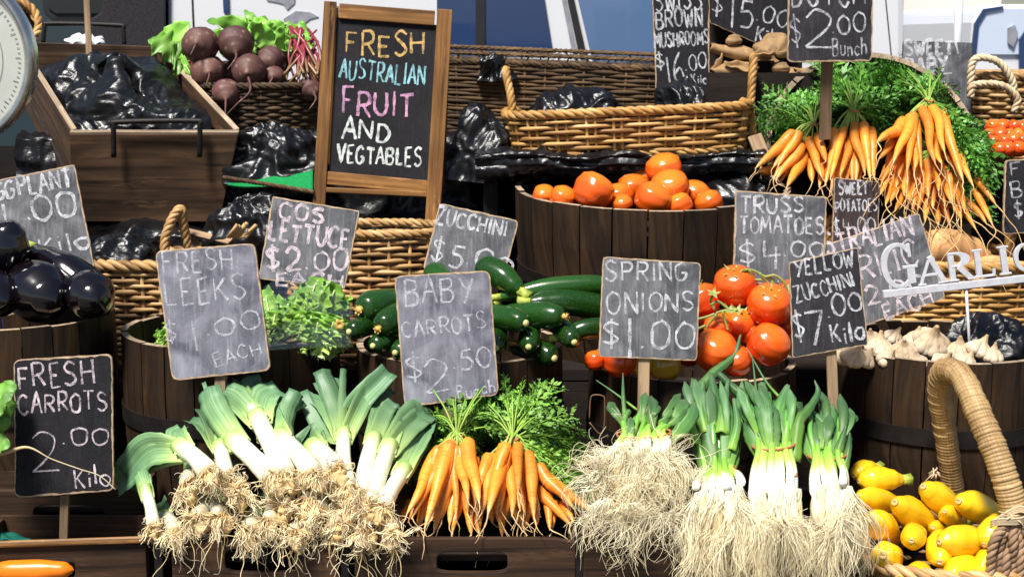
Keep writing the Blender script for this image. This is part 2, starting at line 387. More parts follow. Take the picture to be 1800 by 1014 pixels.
def crease(p, s1=9., s2=26.):
    w = p + NZ.noise_vector(p * s1 * .35) * (.9 / s1)          # long folds: creases run along the zero lines of a warped noise
    a = abs(NZ.noise(w * s1 * .55)); b = abs(NZ.noise(w * s1 * 1.25 + V((5, 2, 9)))); c = abs(NZ.noise(w * s2 * .9 + V((1, 8, 3)))); d = abs(NZ.noise(w * s2 * 2.0))
    return 1.0 - 1.5 * a - .85 * b - .4 * c - .16 * d
def crumple(name, fn, nu, nv, amp, label, group=None, org=None, s1=9., s2=26., closed=False, stretch=V((1, 1, 1))):
    m = MB(); P = [[fn(i / nu, j / nv) for j in range(nv + 1)] for i in range(nu + 1)]
    Q = []
    for i in range(nu + 1):
        for j in range(nv + 1):
            du = P[min(i + 1, nu)][j] - P[max(i - 1, 0)][j]; dv = P[i][min(j + 1, nv)] - P[i][max(j - 1, 0)]
            n = du.cross(dv); n = n.normalized() if n.length > 1e-12 else V((0, 0, 1))
            if n.z < 0: n = -n
            q = P[i][j]; e = V((q.x * stretch.x, q.y * stretch.y, q.z * stretch.z))
            m.add(q + n * amp * (crease(e, s1, s2) - .3) + NZ.noise_vector(q * 9) * amp * .3, i / nu, 0)
    for i in range(nu):
        for j in range(nv):
            a = i * (nv + 1) + j; m.face(a, a + 1, a + nv + 2, a + nv + 1)
    return m.build(name, plastic, label=label, cat='plastic sheet' if name == 'plastic_sheet' else 'plastic bag', group=group, org=org)
def drape(lab, pr, x0, x1, nu, nv):
    pr = cr(pr, 9)
    def fn(u, v):
        k = v * (len(pr) - 1); i = min(int(k), len(pr) - 2); p = pr[i].lerp(pr[i + 1], k - i); return V((lerp(x0, x1, u), p.y, p.z))
    crumple('plastic_sheet', fn, nu, nv, .028, lab, 'black plastic sheets over the stand', s1=9, s2=26, stretch=V((1, 1, .6)))
drape('crumpled black plastic sheet over the step under the trough and easel', [(0, 1.15, .66), (0, 1.145, .86), (0, 1.17, .925), (0, 1.33, .94), (0, 1.40, .98), (0, 1.41, 1.13), (0, 1.46, 1.175), (0, 1.75, 1.17)], -1.45, -.1, 240, 110)
drape('crumpled black plastic sheet hanging over the edge below the long golden basket', [(0, 1.20, 1.07), (0, 1.15, 1.075), (0, 1.145, 1.12), (0, 1.18, 1.14), (0, 1.5, 1.14)], -.10, .70, 150, 60)

# ------------------------------------------------------------------ staved tubs
def barrel(label, cx, cy, zb, zt, rb, rt, ns, tilt=None, wood=None, hoops=(.62, .18), fill=.10, thick=.016, rimless=False):
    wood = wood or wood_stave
    t = thing('half_barrel', label, 'barrel', (cx, cy, zb), 'staved half barrels on the stall'); h = zt - zb
    c = V((cx, cy, (zb + zt) / 2)); Mt = Matrix.Translation(c) @ (tilt or Matrix.Identity(4)) @ Matrix.Translation(-c)
    def pt(r, a, z): return Mt @ V((cx + r * math.cos(a), cy + r * math.sin(a), z))
    m = MB(); mr = MB()
    for k in range(ns):
        a0, a1 = 2 * math.pi * (k + .025) / ns, 2 * math.pi * (k + .975) / ns; r_ = rng.random(); off = rng.random() * 9; dz = U(-.003, .003); b = len(m.v)
        seg = 6; nz = 4
        for iz in range(nz + 1):
            z = lerp(zb, zt + dz, iz / nz); r = lerp(rb, rt, iz / nz) + .012 * math.sin(math.pi * iz / nz)
            for ia in range(seg + 1):
                a = lerp(a0, a1, ia / seg)
                for rr in (r, r - thick): m.add(pt(rr, a, z), iz / nz, r_, (z + off, a * r + off, rr))
        def ix(iz, ia, w): return b + (iz * (seg + 1) + ia) * 2 + w
        for iz in range(nz):
            for ia in range(seg):
                m.face(ix(iz, ia, 0), ix(iz, ia + 1, 0), ix(iz + 1, ia + 1, 0), ix(iz + 1, ia, 0))
                m.face(ix(iz, ia + 1, 1), ix(iz, ia, 1), ix(iz + 1, ia, 1), ix(iz + 1, ia + 1, 1))
            for ia, fl in ((0, 0), (seg, 1)):
                q = (ix(iz, ia, 0), ix(iz + 1, ia, 0), ix(iz + 1, ia, 1), ix(iz, ia, 1)); m.face(*(q[::-1] if fl else q))
        for ia in range(seg): m.face(ix(nz, ia, 0), ix(nz, ia + 1, 0), ix(nz, ia + 1, 1), ix(nz, ia, 1), m=1)
    m.build('stave_wall', [wood, wood_rim], t, smooth=False)
    for hz in hoops:
        m = MB(); z = lerp(zb, zt, hz); r = lerp(rb, rt, hz) + .012 * math.sin(math.pi * hz) + .004; hw = .02; N = 72; b = 0
        for k in range(N):
            a = 2 * math.pi * k / N
            for rr, zz in ((r - .003, z - hw), (r, z - hw), (r + .001, z + hw), (r - .003, z + hw)): m.add(pt(rr, a, zz), 0, .5)
        for k in range(N):
            for j in range(4):
                m.face(k * 4 + j, (k + 1) % N * 4 + j, (k + 1) % N * 4 + (j + 1) % 4, k * 4 + (j + 1) % 4)
        m.build('hoop', iron, t, smooth=False)
    m = MB(); N = 40; zf = zt - fill; r = lerp(rb, rt, (zf - zb) / h) - .002; m.add(pt(0, 0, zf))
    for k in range(N): m.add(pt(r, 2 * math.pi * k / N, zf))
    for k in range(N): m.face(0, 1 + k, 1 + (k + 1) % N)
    m.build('raised_base', wood_dark, t)
    return t
ZS = .281
def rimz(py, Y): return at(900, py, Y).z
# row of five tubs: (label, centre pixel x, rim pixel y, front Y, radius)
def tub(label, px, py, yf, r, **k):
    z = rimz(py, yf); cx = at(px, py, yf + r).x
    return barrel(label, cx, yf + r, ZS, z, r * .9, r, 22, **k), cx, yf + r, z
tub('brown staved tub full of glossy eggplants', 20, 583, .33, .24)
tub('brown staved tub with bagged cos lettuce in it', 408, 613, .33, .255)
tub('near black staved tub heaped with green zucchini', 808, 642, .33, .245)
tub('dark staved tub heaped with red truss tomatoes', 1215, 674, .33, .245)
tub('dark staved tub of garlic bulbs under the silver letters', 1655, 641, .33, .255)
m = MB(); m.tube(dens(cr([at(x, y, .322) for x, y in ((1036, 738), (1038, 702), (1044, 694), (1060, 696), (1063, 706), (1062, 748), (1054, 762), (1036, 742))], 5), .006), .0018, 6); m.build('wire_handle', m_plain('rusty_wire', (.16, .08, .04), .7), bpy.data.objects['half_barrel.003'])
barrel('large staved tub of loose orange tomatoes on the upper step', at(1145, 340, 1.19).x, 1.19, .601, 1.045, .335, .379, 26, Matrix.Rotation(R(3.3), 4, 'X'), fill=.075, hoops=(.5,))
TT = Matrix.Rotation(R(62), 4, 'X'); cc = at(1535, 262, 1.29)
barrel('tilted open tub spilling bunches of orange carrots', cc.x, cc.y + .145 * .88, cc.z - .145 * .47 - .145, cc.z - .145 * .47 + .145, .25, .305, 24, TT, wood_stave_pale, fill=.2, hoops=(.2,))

# ------------------------------------------------------------------ wicker
def rope(m, pts, Rr, strands=3, pitch=.05, n=6, closed=False, thick=.62):
    L = [0]
    for a, b in zip(pts, pts[1:]): L.append(L[-1] + (b - a).length)
    k = len(pts); x = None; fr = []
    for i in range(k):
        T = (pts[min(i + 1, k - 1)] - pts[max(i - 1, 0)]).normalized()
        x = ortho(T)[0] if x is None else (x - T * x.dot(T)).normalized(); fr.append((x, T.cross(x)))
    for s in range(strands):
        r_ = rng.random(); q = []
        for i in range(k):
            a = 2 * math.pi * (L[i] / pitch + s / strands); q.append(pts[i] + fr[i][0] * (math.cos(a) * Rr * .55) + fr[i][1] * (math.sin(a) * Rr * .55))
        m.tube(q, Rr * thick, n, r=r_)
def basket(name, label, cat, c, a, b, h, flare=.88, rows=9, ns=40, rw=.006, ex=2.6, tilt=None, mats=None, rim=.011, amp=.006, pair=False, group='woven baskets on the stall', handles=(), hh=.12, hR=.013, base_z=0., rimup=None, liner=True, jit=.0015):
    """c = centre of the bottom; a, b half axes of the rim"""
    mw = mats or wicker_gold; t = thing(name, label, cat, c, group)
    Mt = Matrix.Translation(c) @ (tilt or Matrix.Identity(4))
    def P(ang, v, off=0.):
        f = lerp(flare, 1, v); ca, sa = math.cos(ang), math.sin(ang)
        q = (abs(ca) ** ex + abs(sa) ** ex) ** (-1 / ex)
        up = rimup(ang) * v if rimup else 0
        return Mt @ V((ca * q * (a * f + off), sa * q * (b * f + off), h * v + up))
    m = MB(); N = ns * 4
    for k in range(rows):
        v = (k + .5) / rows; rr = rw * U(.85, 1.15); ph = k * math.pi; jj = U(0, 6)
        pts = [P(2 * math.pi * i / N, v + jit * 3 * math.sin(i * .37 + jj), amp * math.cos(ns / 2 * 2 * math.pi * i / N + ph) + U(-1, 1) * jit * .4) for i in range(N + 1)]
        m.tube(pts, lambda i, an: rr * (1 + .12 * math.sin(i * .9 + jj)), 6, cap=False, t0=0, t1=1)
    m.build('weave', mw, t)
    m = MB()
    for i in range(ns):
        for d in ((-.011, .011) if pair else (0,)):
            an = 2 * math.pi * i / ns + d / max(a, b); m.tube([P(an, v) for v in (0, .35, .7, 1)], rw * .8, 6)
    m.build('stakes', mw, t)
    m = MB(); rope(m, [P(2 * math.pi * i / 200, 1) for i in range(201)], rim, 3, rim * 6.5, 6); m.build('rim', mw, t)
    m = MB(); rope(m, [P(2 * math.pi * i / 160, .0) for i in range(161)], rim * .8, 2, rim * 5, 6); m.build('foot_band', mw, t)
    m = MB(); m.add(P(0, 0) * 0 + Mt @ V((0, 0, .01)))
    for i in range(60): m.add(P(2 * math.pi * i / 60, .02, -.004))
    for i in range(60): m.add(P(2 * math.pi * i / 60, .88, -.012))
    for i in range(60): j = (i + 1) % 60; m.face(0, 1 + i, 1 + j); m.face(1 + i, 1 + j, 61 + j, 61 + i)
    if liner: m.build('liner', plastic, t)
    for an in handles:
        p0, p1 = P(an - .16 * (1 if b < a else 1), 1), P(an + .16, 1); mid = (p0 + p1) / 2; up = (Mt.to_3x3() @ V((0, 0, 1)))
        arc = dens(cr([p0 - up * .03, p0 + up * hh * .6, mid + up * hh, p1 + up * hh * .6, p1 - up * .03], 8), .006)
        m = MB(); rope(m, arc, hR, 4, hR * 7, 6); m.build('handle', mw, t)
    return t, P

# long golden basket under the mushroom boards
bl, br = at(905, 268, 1.16), at(1318, 238, 1.16); cx = (bl.x + br.x) / 2
basket('wicker_basket', 'long golden wicker basket with two twisted end handles and black bags in it', 'basket', V((cx, 1.345, 1.133)), .343, .17, .118, .95, 8, 30, .0062, 4.2,
       Matrix.Rotation(R(-2.5), 4, 'Y'), wicker_gold, .0125, .0055, True, handles=(), jit=.002)
lw = None
LB = bpy.data.objects['wicker_basket']
for px0, px1, pt0 in ((884, 905, 122), (1310, 1330, 100)):
    s_ = 1 if px0 < 1000 else -1
    m = MB(); Yh = 1.34
    for k in (0, 1):
        Y_ = Yh - .05 + .10 * k
        arc = [at(px0 + s_ * 14 if s_ > 0 else px1 - 6, 240, Y_), at(px0 + (16 if s_ > 0 else 10), 185, Y_), at((px0 + px1) / 2 - s_ * 4, pt0 + 12, lerp(Y_, Yh, .5)), at((px0 + px1) / 2 - s_ * 5, pt0, Yh)]
        rope(m, dens(cr(arc, 8), .006), .011, 4, .075, 6)
    m.build('handle', wicker_gold, LB)

# big dark seagrass basket behind it, open rope band along its top
c0 = V((at(985, 100, 1.6).x, 1.66, 1.135))
t_, P_ = basket('seagrass_basket', 'large dark brown seagrass basket with an open rope rail along its top', 'basket', c0, .40, .19, .235, .95, 21, 44, .0062, 5,
       Matrix.Rotation(R(2.2), 4, 'Y'), seagrass, .009, .002, handles=())
for v in (1.10, 1.17):
    m = MB(); rope(m, [P_(2 * math.pi * i / 160, v) for i in range(161)], .006, 3, .03, 5); m.build('rope_rail', seagrass, t_)
m = MB()
for i in range(44): m.tube([P_(2 * math.pi * i / 44, .98), P_(2 * math.pi * (i + .2) / 44, 1.1), P_(2 * math.pi * i / 44, 1.17)], .0028, 5)
m.build('rope_weave', seagrass, t_)

# beet basket
c0 = V((at(465, 180, 1.6).x, 1.60, 1.17))
basket('woven_tub', 'dark brown woven tub holding the beetroots', 'basket', c0, .20, .165, .14, .86, 14, 34, .0062, 2.2, None, seagrass_dark, .010, .003)
# baskets of the middle step
def bk(name, label, px, py, yf, a, b, h, **k):
    z = rimz(py, yf); h = z - .603; c = V((at(px, py, yf + b).x, yf + b, .603)); return basket(name, label, 'basket', c, a, b, h, **k)
bk('wicker_basket', 'brown wicker basket standing behind the cos lettuce board', 640, 412, .90, .205, .12, .20, flare=.92, rows=22, ns=26, rw=.0062, ex=3.4, mats=wicker_brown, amp=.004, jit=.002)
bk('wicker_basket', 'brown wicker basket with a looped handle behind the eggplants', 285, 468, .89, .195, .125, .19, flare=.9, rows=17, ns=26, rw=.0066, ex=2.8, mats=wicker_brown, rim=.015, amp=.005)
bk('wicker_basket', 'golden wicker basket of sweet potatoes behind the silver letters', 1660, 470, .90, .28, .17, .19, flare=.92, rows=19, ns=36, rw=.0058, ex=3, mats=wicker_gold, rim=.014, amp=.004)
B = bpy.data.objects
def loop_handle(par, pix, Y0, dy, Rr=.012, mat=wicker_brown, pitch=.07, strands=4):
    m = MB()
    pts = [at(x, y, Y0 + dy * i / (len(pix) - 1)) for i, (x, y) in enumerate(pix)]
    rope(m, dens(cr(pts, 8), .006), Rr, strands, pitch, 6); m.build('handle', mat, par)
loop_handle(B['wicker_basket.002'], [(292, 470), (290, 425), (303, 385), (318, 368), (322, 392), (330, 430), (342, 470)], 1.0, .06)
loop_handle(B['wicker_basket.003'], [(1785, 470), (1775, 425), (1788, 395), (1812, 408), (1822, 470)], 1.10, .06, .014, wicker_gold)
loop_handle(B['wicker_basket.003'], [(1470, 480), (1456, 420), (1462, 385), (1480, 420), (1490, 480)], 1.16, .05, .012, wicker_gold)
# basket at the very back on the other side, and the round one at the corner behind the scale
t_, P_ = basket('wicker_basket', 'dark split willow basket with rope handles behind the carrots', 'basket', V((at(1790, 140, 1.7).x, 1.72, 1.195)), .2, .15, .14, .85, 11, 24, .0068, 2.6, None, wicker_brown, .013, .006, jit=.004)
loop_handle(t_, [(1706, 160), (1712, 106), (1752, 108), (1778, 140), (1782, 168)], 1.56, .0, .011, twine, .05, 3)
loop_handle(t_, [(1706, 172), (1712, 150), (1760, 150), (1788, 172), (1782, 198)], 1.46, .0, .010, twine, .05, 3)
c0 = at(22, 66, 1.95)
basket('wicker_basket', 'golden round basket tipped over behind the dial scale', 'basket', V((c0.x - .03, 1.97, c0.z - .05)), .10, .10, .16, .8, 10, 20, .0065, 2, Matrix.Rotation(R(25), 4, 'Y') @ Matrix.Rotation(R(48), 4, 'X'), wicker_gold, .012, .006)
# punnet basket of small tomatoes
c0 = at(1815, 262, 1.25)
basket('wicker_basket', 'shallow twisted willow basket of small tomatoes', 'basket', V((c0.x, 1.30, c0.z - .05)), .125, .10, .06, .9, 5, 20, .006, 2.4, None, wicker_brown, .009, .005)

# squash basket with the wrapped handle
sq = V((at(1690, 1000, .1).x, .12, .2))
SQ, P_ = basket('wicker_basket', 'low brown basket of yellow squash with a thick cane wrapped handle', 'basket', V((sq.x, .13, .205)), .235, .19, .185, .85, 13, 30, .0066, 2.5, None, wicker_brown, .014, .006)
arc = [at(1690, 930, .30), at(1676, 862, .30), at(1662, 760, .27), at(1652, 690, .24), at(1660, 652, .20), at(1690, 662, .14), at(1722, 730, .07), at(1758, 815, .02), at(1786, 905, .0), at(1800, 985, -.02)]
arc = dens(cr(arc, 8), .0012); pd = .0078; wr_ = [U(-.0011, .0013) for _ in range(400)]
LL = [0]
for a, b in zip(arc, arc[1:]): LL.append(LL[-1] + (b - a).length)
m = MB(); m.tube(arc, lambda i, an: lerp(.022, .027, min(1, LL[i] / .9)) * (1 + .05 * NZ.noise(V((LL[i] * 9, 0, 3)))) + wr_[int(LL[i] / pd + an / (2 * math.pi))] + .0017 * abs(math.sin(math.pi * (LL[i] / pd + an / (2 * math.pi) + .25 * NZ.noise(V((LL[i] * 40, an, 0)))))) + .001 * NZ.noise(arc[i] * 60), 20)
m.build('wrapped_handle', wicker_pale, SQ)
m = MB()                                                             # string bows and the knot
for k in range(26):
    if k == 10: m.build('twine_bow', twine, SQ); m = MB()
    o = at(1640, 830, .27) if k < 10 else at(1772, 908, -.04); d = V((U(-1, 1), U(-.8, .1), U(-1, .6))) * (.022 if k < 10 else .03)
    m.tube(cr([o + V((U(-.01, .01), 0, U(-.01, .01))), o + d * .5 + V((0, -.012, .006)), o + d], 5), .0016, 5)
for z_ in range(7):
    m.tube([at(1772, 908, -.035) + V((math.cos(a) * .036, -.008 + math.sin(a) * .02, .006 * math.sin(a * 2) + z_ * .002 - .006 + .012 * math.cos(a))) for a in [k * .4 for k in range(17)]], .0017, 5)
m.build('twine_knot', twine, SQ)
m = MB()
for k in range(8):
    x = 1748 + k * 11
    pts = [at(1772 + k * 3, 915, -.045), at(x, 950 + k, -.06 + .008 * (k % 3)), at(x - 6 + k * 2, 990, -.06 + .008 * (k % 2)), at(x - 8 + k * 2, 1050, -.055)]
    rope(m, dens(cr(pts, 8), .005), .0095, 3, .042, 6)
m.build('braided_tassel', braid_m, SQ)

# ------------------------------------------------------------------ crates with hand slots
def slot_board(m, o, ex, ez, ey, w, h, th, hole, r=None):
    """board lower corner o, unit axes ex, ez, thickness ey; hole = (cx, cz, hw, hh)"""
    r = rng.random() if r is None else r; off = rng.random() * 9; N = 64; b = len(m.v); cx, cz, hw, hh = hole
    for lay in (0, 1):
        for k in range(N):
            a = 2 * math.pi * k / N; ca, sa = math.cos(a), math.sin(a); q = (abs(ca) ** 5 + abs(sa) ** 5) ** -.2
            ix, iz = cx + hw * ca * q, cz + hh * sa * q
            s_ = min(((w - cx) if ca > 0 else cx) / max(1e-9, abs(ca)), ((h - cz) if sa > 0 else cz) / max(1e-9, abs(sa)))
            oxx, ozz = cx + ca * s_, cz + sa * s_
            for X, Z in ((ix, iz), (oxx, ozz)): m.add(o + ex * X + ez * Z + ey * (th * lay), 0, r, (X + off, Z + off, th * lay))
    def I(l, k, s_): return b + (l * N + k % N) * 2 + s_
    for k in range(N):
        m.face(I(0, k, 0), I(0, k, 1), I(0, k + 1, 1), I(0, k + 1, 0)); m.face(I(1, k, 1), I(1, k, 0), I(1, k + 1, 0), I(1, k + 1, 1))
        m.face(I(0, k, 0), I(0, k + 1, 0), I(1, k + 1, 0), I(1, k, 0)); m.face(I(0, k, 1), I(1, k, 1), I(1, k + 1, 1), I(0, k + 1, 1))
def crate(label, px0, px1, pyt, Y0, depth, z0, slot=None, rise=0., lip=None):
    zt = at(900, pyt, Y0).z; x0, x1 = at(px0, pyt, Y0).x, at(px1, pyt, Y0).x; h = zt - z0; w = x1 - x0
    t = thing('wooden_crate', label, 'crate', ((x0 + x1) / 2, Y0 + depth / 2, z0), 'wooden crates along the front')
    m = MB(); EX, EZ, EY = V((1, 0, rise)).normalized(), V((0, 0, 1)), V((0, 1, 0))
    if slot:
        sx0, sx1, sy0, sy1 = slot; a, b = at(sx0, sy1, Y0), at(sx1, sy0, Y0)
        slot_board(m, V((x0, Y0, z0)), EX, EZ, EY, w, h, .014, ((a.x + b.x) / 2 - x0, (a.z + b.z) / 2 - z0, (b.x - a.x) / 2, (b.z - a.z) / 2))
    else:
        m.box(V(((x0 + x1) / 2, Y0 + .007, z0 + h / 2)), V((w / 2, 0, 0)), V((0, .007, 0)), V((0, 0, h / 2)))
    m.build('front_board', wood_crate, t, smooth=False, bevel=.002)
    m = MB(); m.box(V(((x0 + x1) / 2, Y0 + depth - .007, z0 + h / 2)), V((w / 2, 0, 0)), V((0, .007, 0)), V((0, 0, h / 2))); m.build('back_board', wood_crate, t, smooth=False)
    for x in (x0 + .006, x1 - .006):
        m = MB(); m.box(V((x, Y0 + depth / 2, z0 + h / 2)), V((.006, 0, 0)), V((0, depth / 2 - .0165, 0)), V((0, 0, h / 2 - .003))); m.build('side_board', wood_crate, t, smooth=False)
    m = MB(); m.box(V(((x0 + x1) / 2, Y0 + depth / 2, z0 + .006)), V((w / 2 - .014, 0, 0)), V((0, depth / 2 - .016, 0)), V((0, 0, .005))); m.build('base_board', wood_dark, t, smooth=False)
    m = MB(); m.box(V(((x0 + x1) / 2, Y0 + depth / 2, zt - .05)), V((w / 2 - .016, 0, 0)), V((0, depth / 2 - .018, 0)), V((0, 0, .004))); m.build('false_floor', wood_dark, t, smooth=False)
    if lip:
        m = MB(); m.plank(V((x0 - .002, Y0 + .002, zt + .004)), V((x1 + .002, Y0 + .002, zt + .004 + rise * w)), .022, .014, V((0, .35, 1)).normalized()); m.build('worn_lip', wood_frame, t, smooth=False, bevel=.004)
    return t
crate('low crate with a pale worn lip and something orange behind its hand slot', -60, 256, 962, -.03, .20, .203, (2, 131, 985, 1024), .035, True)
crate('front crate under the leeks with a wide dark hand slot', 300, 592, 948, -.03, .34, .203, (396, 520, 964, 1006))
crate('front crate under the baby carrots', 622, 1012, 946, -.03, .34, .203, (768, 892, 970, 1006))
crate('front crate under the spring onions', 1026, 1500, 952, -.03, .34, .203, (1190, 1310, 975, 1012))
crate('dark crate standing upright behind the fresh carrots board', -70, 245, 862, .20, .15, .203, (60, 182, 888, 928))
for x in (278, 606, 1019):                                             # black uprights between the crates
    m = MB(); p = at(x, 940, -.02)
    m.plank(V((p.x, p.y, .2)), V((p.x, p.y, p.z)), .017, .016, V((0, 1, 0)))
    m.build('black_upright', iron, label={278: 'black upright bar at the corner of the leek crate', 606: 'black upright bar between the leek crate and the carrot crate', 1019: 'black upright bar between carrot crate and onion crate'}[x], cat='bar', group='uprights between the crates', smooth=False, bevel=.002)

# ------------------------------------------------------------------ trough with the big bag
A_, B_ = at(122, 236, 1.2), at(419, 236, 1.2); D_, E_ = at(28, 74, 1.73), at(281, 82, 1.73)
WB = thing('wooden_box', 'wooden trough with black iron handles and a black bag inside', 'box', ((A_.x + B_.x) / 2, 1.4, .94))
dn = at(128, 390, 1.24) - A_; dn2 = at(386, 390, 1.24) - B_
nrm = (B_ - A_).cross(D_ - A_).normalized()
if nrm.z < 0: nrm = -nrm
dep = V((.0, .035, -.225))
def panel(nm, a, b, da, db, thv):
    m = MB(); r_ = rng.random(); L = (b - a).length; base = 0
    for q, p in ((a, (0, 0, 0)), (b, (L, 0, 0)), (b + db, (L, .23, 0)), (a + da, (0, .23, 0))): m.add(q, 0, r_, p)
    for q, p in ((a, (0, 0, .016)), (b, (L, 0, .016)), (b + db, (L, .23, .016)), (a + da, (0, .23, .016))): m.add(q + thv, 0, r_, p)
    for f in ((0, 3, 2, 1), (4, 5, 6, 7), (0, 1, 5, 4), (1, 2, 6, 5), (2, 3, 7, 6), (3, 0, 4, 7)): m.face(*f)
    return m.build(nm, wood_box, WB, smooth=False, bevel=.002)
for a_, b_, n_ in ((A_, B_, V((0, .009, .006))), (B_ + V((-.0075, .02, .009)), E_ + V((-.0075, -.004, .003)), V((0, 0, .002))), (A_ + V((.0075, .02, .009)), D_ + V((.0075, -.004, .003)), V((0, 0, .002)))):
    m = MB(); m.plank(a_ + n_, b_ + n_, .0155, .004, nrm); m.build('worn_edge', wood_rim, WB, smooth=False, bevel=.001)
xin = V((.015, 0, 0)); bd = dep * .8
panel('front_board', A_, B_, dn, dn2, V((0, .017, .006)))
panel('side_board', A_ + V((0, .018, .006)), D_, dn, bd, xin)
panel('side_board', B_ + V((0, .018, .006)) - xin, E_ - xin, dn2, bd, xin)
panel('back_board', D_ + V((0, -.017, 0)) + xin, E_ + V((0, -.017, 0)) - xin, bd, bd, V((0, .016, 0)))
m = MB(); f0 = [A_ + dn * .6, B_ + dn2 * .6, E_ + bd * .6, D_ + bd * .6]
for q in f0: m.add(q)
m.face(0, 1, 2, 3); m.build('floor_board', wood_dark, WB, smooth=False)
for pp, Yh in (([(200, 276), (200, 224), (208, 215), (343, 213), (351, 222), (351, 276)], 1.183), ([(76, 76), (79, 48), (88, 42), (208, 45), (216, 52), (219, 78)], 1.75)):
    m = MB(); m.tube(dens(cr([at(x, y, Yh - (.012 if 210 < y < 240 else 0)) for x, y in pp], 6), .01), .0075, 8); m.build('handle', iron, WB)
def dome(c, a, b, h, px=0., ex=2.4, low=-.05, sk=0.):
    def fn(u, v):
        an = 2 * math.pi * u; r = v; ca, sa = math.cos(an), math.sin(an); q = (abs(ca) ** ex + abs(sa) ** ex) ** (-1 / ex)
        z = h * (1 - r ** 2.2) + low * r ** 6
        return c + V((ca * q * a * r + sk * (1 - r), sa * q * b * r + px * (1 - r), z))
    return fn
bc = (A_ + B_ + D_ + E_) / 4
tx = (B_ - A_) / 2; ty = (D_ + E_ - A_ - B_) / 4
def boxbag(u, v):
    an = 2 * math.pi * u; ca, sa = math.cos(an), math.sin(an); q = (abs(ca) ** 4 + abs(sa) ** 4) ** -.25; r = v
    return bc + tx * (ca * q * .88 * r - .02) + ty * (sa * q * .82 * r - .08) + nrm * (.085 * (1 - r ** 1.8) * (1 + .5 * math.sin(an * 3 + 1) * (1 - r)) - .035 + .02 * max(0, ca) * r ** 4)
crumple('plastic_bag', boxbag, 240, 110, .045, 'black plastic bag heaped in the wooden trough', 'black plastic bags among the produce', s1=8, s2=24, stretch=V((.8, .7, 1)))
m = MB(); a, b = at(150, -60, 1.62), at(158, 122, 1.58); m.plank(a, b, .018, .009, V((0, -1, 0))); m.build('wooden_stake', wood_stake, label='thin wooden stake standing in the trough', cat='stake', smooth=False, bevel=.001)
m = MB(); m.grid(lambda u, v: at(118 + 62 * u + 6 * math.sin(v * 7), 78 - 20 * v * (1 - abs(u - .45)) + 4 * math.sin(u * 19), 1.78 + .03 * v), 14, 8); m.build('paper_wrap', white_bag, label='scrap of white wrap behind the trough', cat='paper', solid=.002)

# ------------------------------------------------------------------ more black bags
GB = 'black plastic bags among the produce'
def bag(lab, px, py, Y, a, b, h, **k):
    c = at(px, py, Y); crumple('plastic_bag', dome(c, a, b, h, **k), 150, 60, .034, lab, GB, s1=14, s2=34)
bag('black bag in the long golden basket, the one nearer the chalkboard easel', 1015, 192, 1.33, .15, .12, .055)
bag('black bag in the long golden basket in front of the brown mushroom board', 1205, 188, 1.33, .11, .1, .07)
bag('black bag beside the loose tomatoes in the large tub', 1290, 346, 1.24, .15, .13, .075)
bag('black bag at the back of the garlic tub', 1735, 612, .66, .13, .10, .075)
bag('small black bag knotted on the seagrass basket rail', 868, 112, 1.46, .055, .03, .03)
bag('shiny black bag in the basket behind the eggplants', 215, 462, 1.02, .13, .12, .09)
bag('crumpled black bag lying between the trough and the easel', 485, 285, 1.30, .16, .12, .10)
bag('crumpled black bag under the green felt', 440, 400, 1.10, .12, .06, .10)
bag('crumpled black bag between the easel and the tomato tub', 850, 285, 1.32, .11, .10, .16)

# ------------------------------------------------------------------ easel chalkboard
EP = at(668, 210, 1.2); EN = V((.10, -1, .17)).normalized()
def ep(x, y, d=0.): return at_plane(x, y, EP, EN) + EN * d
EZ_ = thing('chalkboard_easel', 'framed easel chalkboard with coloured chalk writing', 'chalkboard', (EP.x, 1.22, .91))
tk = .022
m = MB(); m.plank(ep(581, 4), ep(560, 372), .034, tk, EN); m.build('frame_post', wood_frame, EZ_, smooth=False, bevel=.002)
m = MB(); m.plank(ep(782, 18), ep(758, 425), .041, tk, EN); m.build('frame_post', wood_frame, EZ_, smooth=False, bevel=.002)
for (x0, y0), (x1, y1), w, dd in (((596, 20), (764, 33), .041, -.002), ((575, 313), (751, 329), .036, -.002), ((573, 334), (751, 342), .014, .001)):
    m = MB(); m.plank(ep(x0, y0, dd), ep(x1, y1, dd), w, tk - .005, EN); m.build('frame_rail', wood_frame, EZ_, smooth=False, bevel=.002)
m = MB(); m.plank(ep(584, 10, -.012) + V((0, .02, 0)), at(582, 345, 1.42), .03, .018, EN); m.build('rear_leg', wood_frame, EZ_, smooth=False, bevel=.002)
m = MB(); m.plank(ep(783, 24, -.012) + V((0, .02, 0)), at(772, 345, 1.42), .03, .018, EN); m.build('rear_leg', wood_frame, EZ_, smooth=False, bevel=.002)
m = MB(); q = [ep(592, 30, -.004), ep(768, 44, -.004), ep(752, 320, -.004), ep(578, 308, -.004)]
for d in (0, -.008):
    for p in q: m.add(p + EN * d)
for f in ((3, 2, 1, 0), (4, 5, 6, 7), (0, 1, 5, 4), (1, 2, 6, 5), (2, 3, 7, 6), (3, 0, 4, 7)): m.face(*f)
m.build('board', board_black, EZ_, smooth=False)
m = MB()
for k in range(26): 
    c = at(685, 345 + k * 2.9, 1.26); a = k % 2
    m.tube([c + V((math.cos(x) * .004 * (1 if a else .3), math.sin(x) * .0035 * (.3 if a else 1), math.sin(x) * .0 + math.cos(x + 1.57) * .0045)) for x in [i * .785 for i in range(9)]], .0009, 4)
m.build('chain', iron, EZ_)

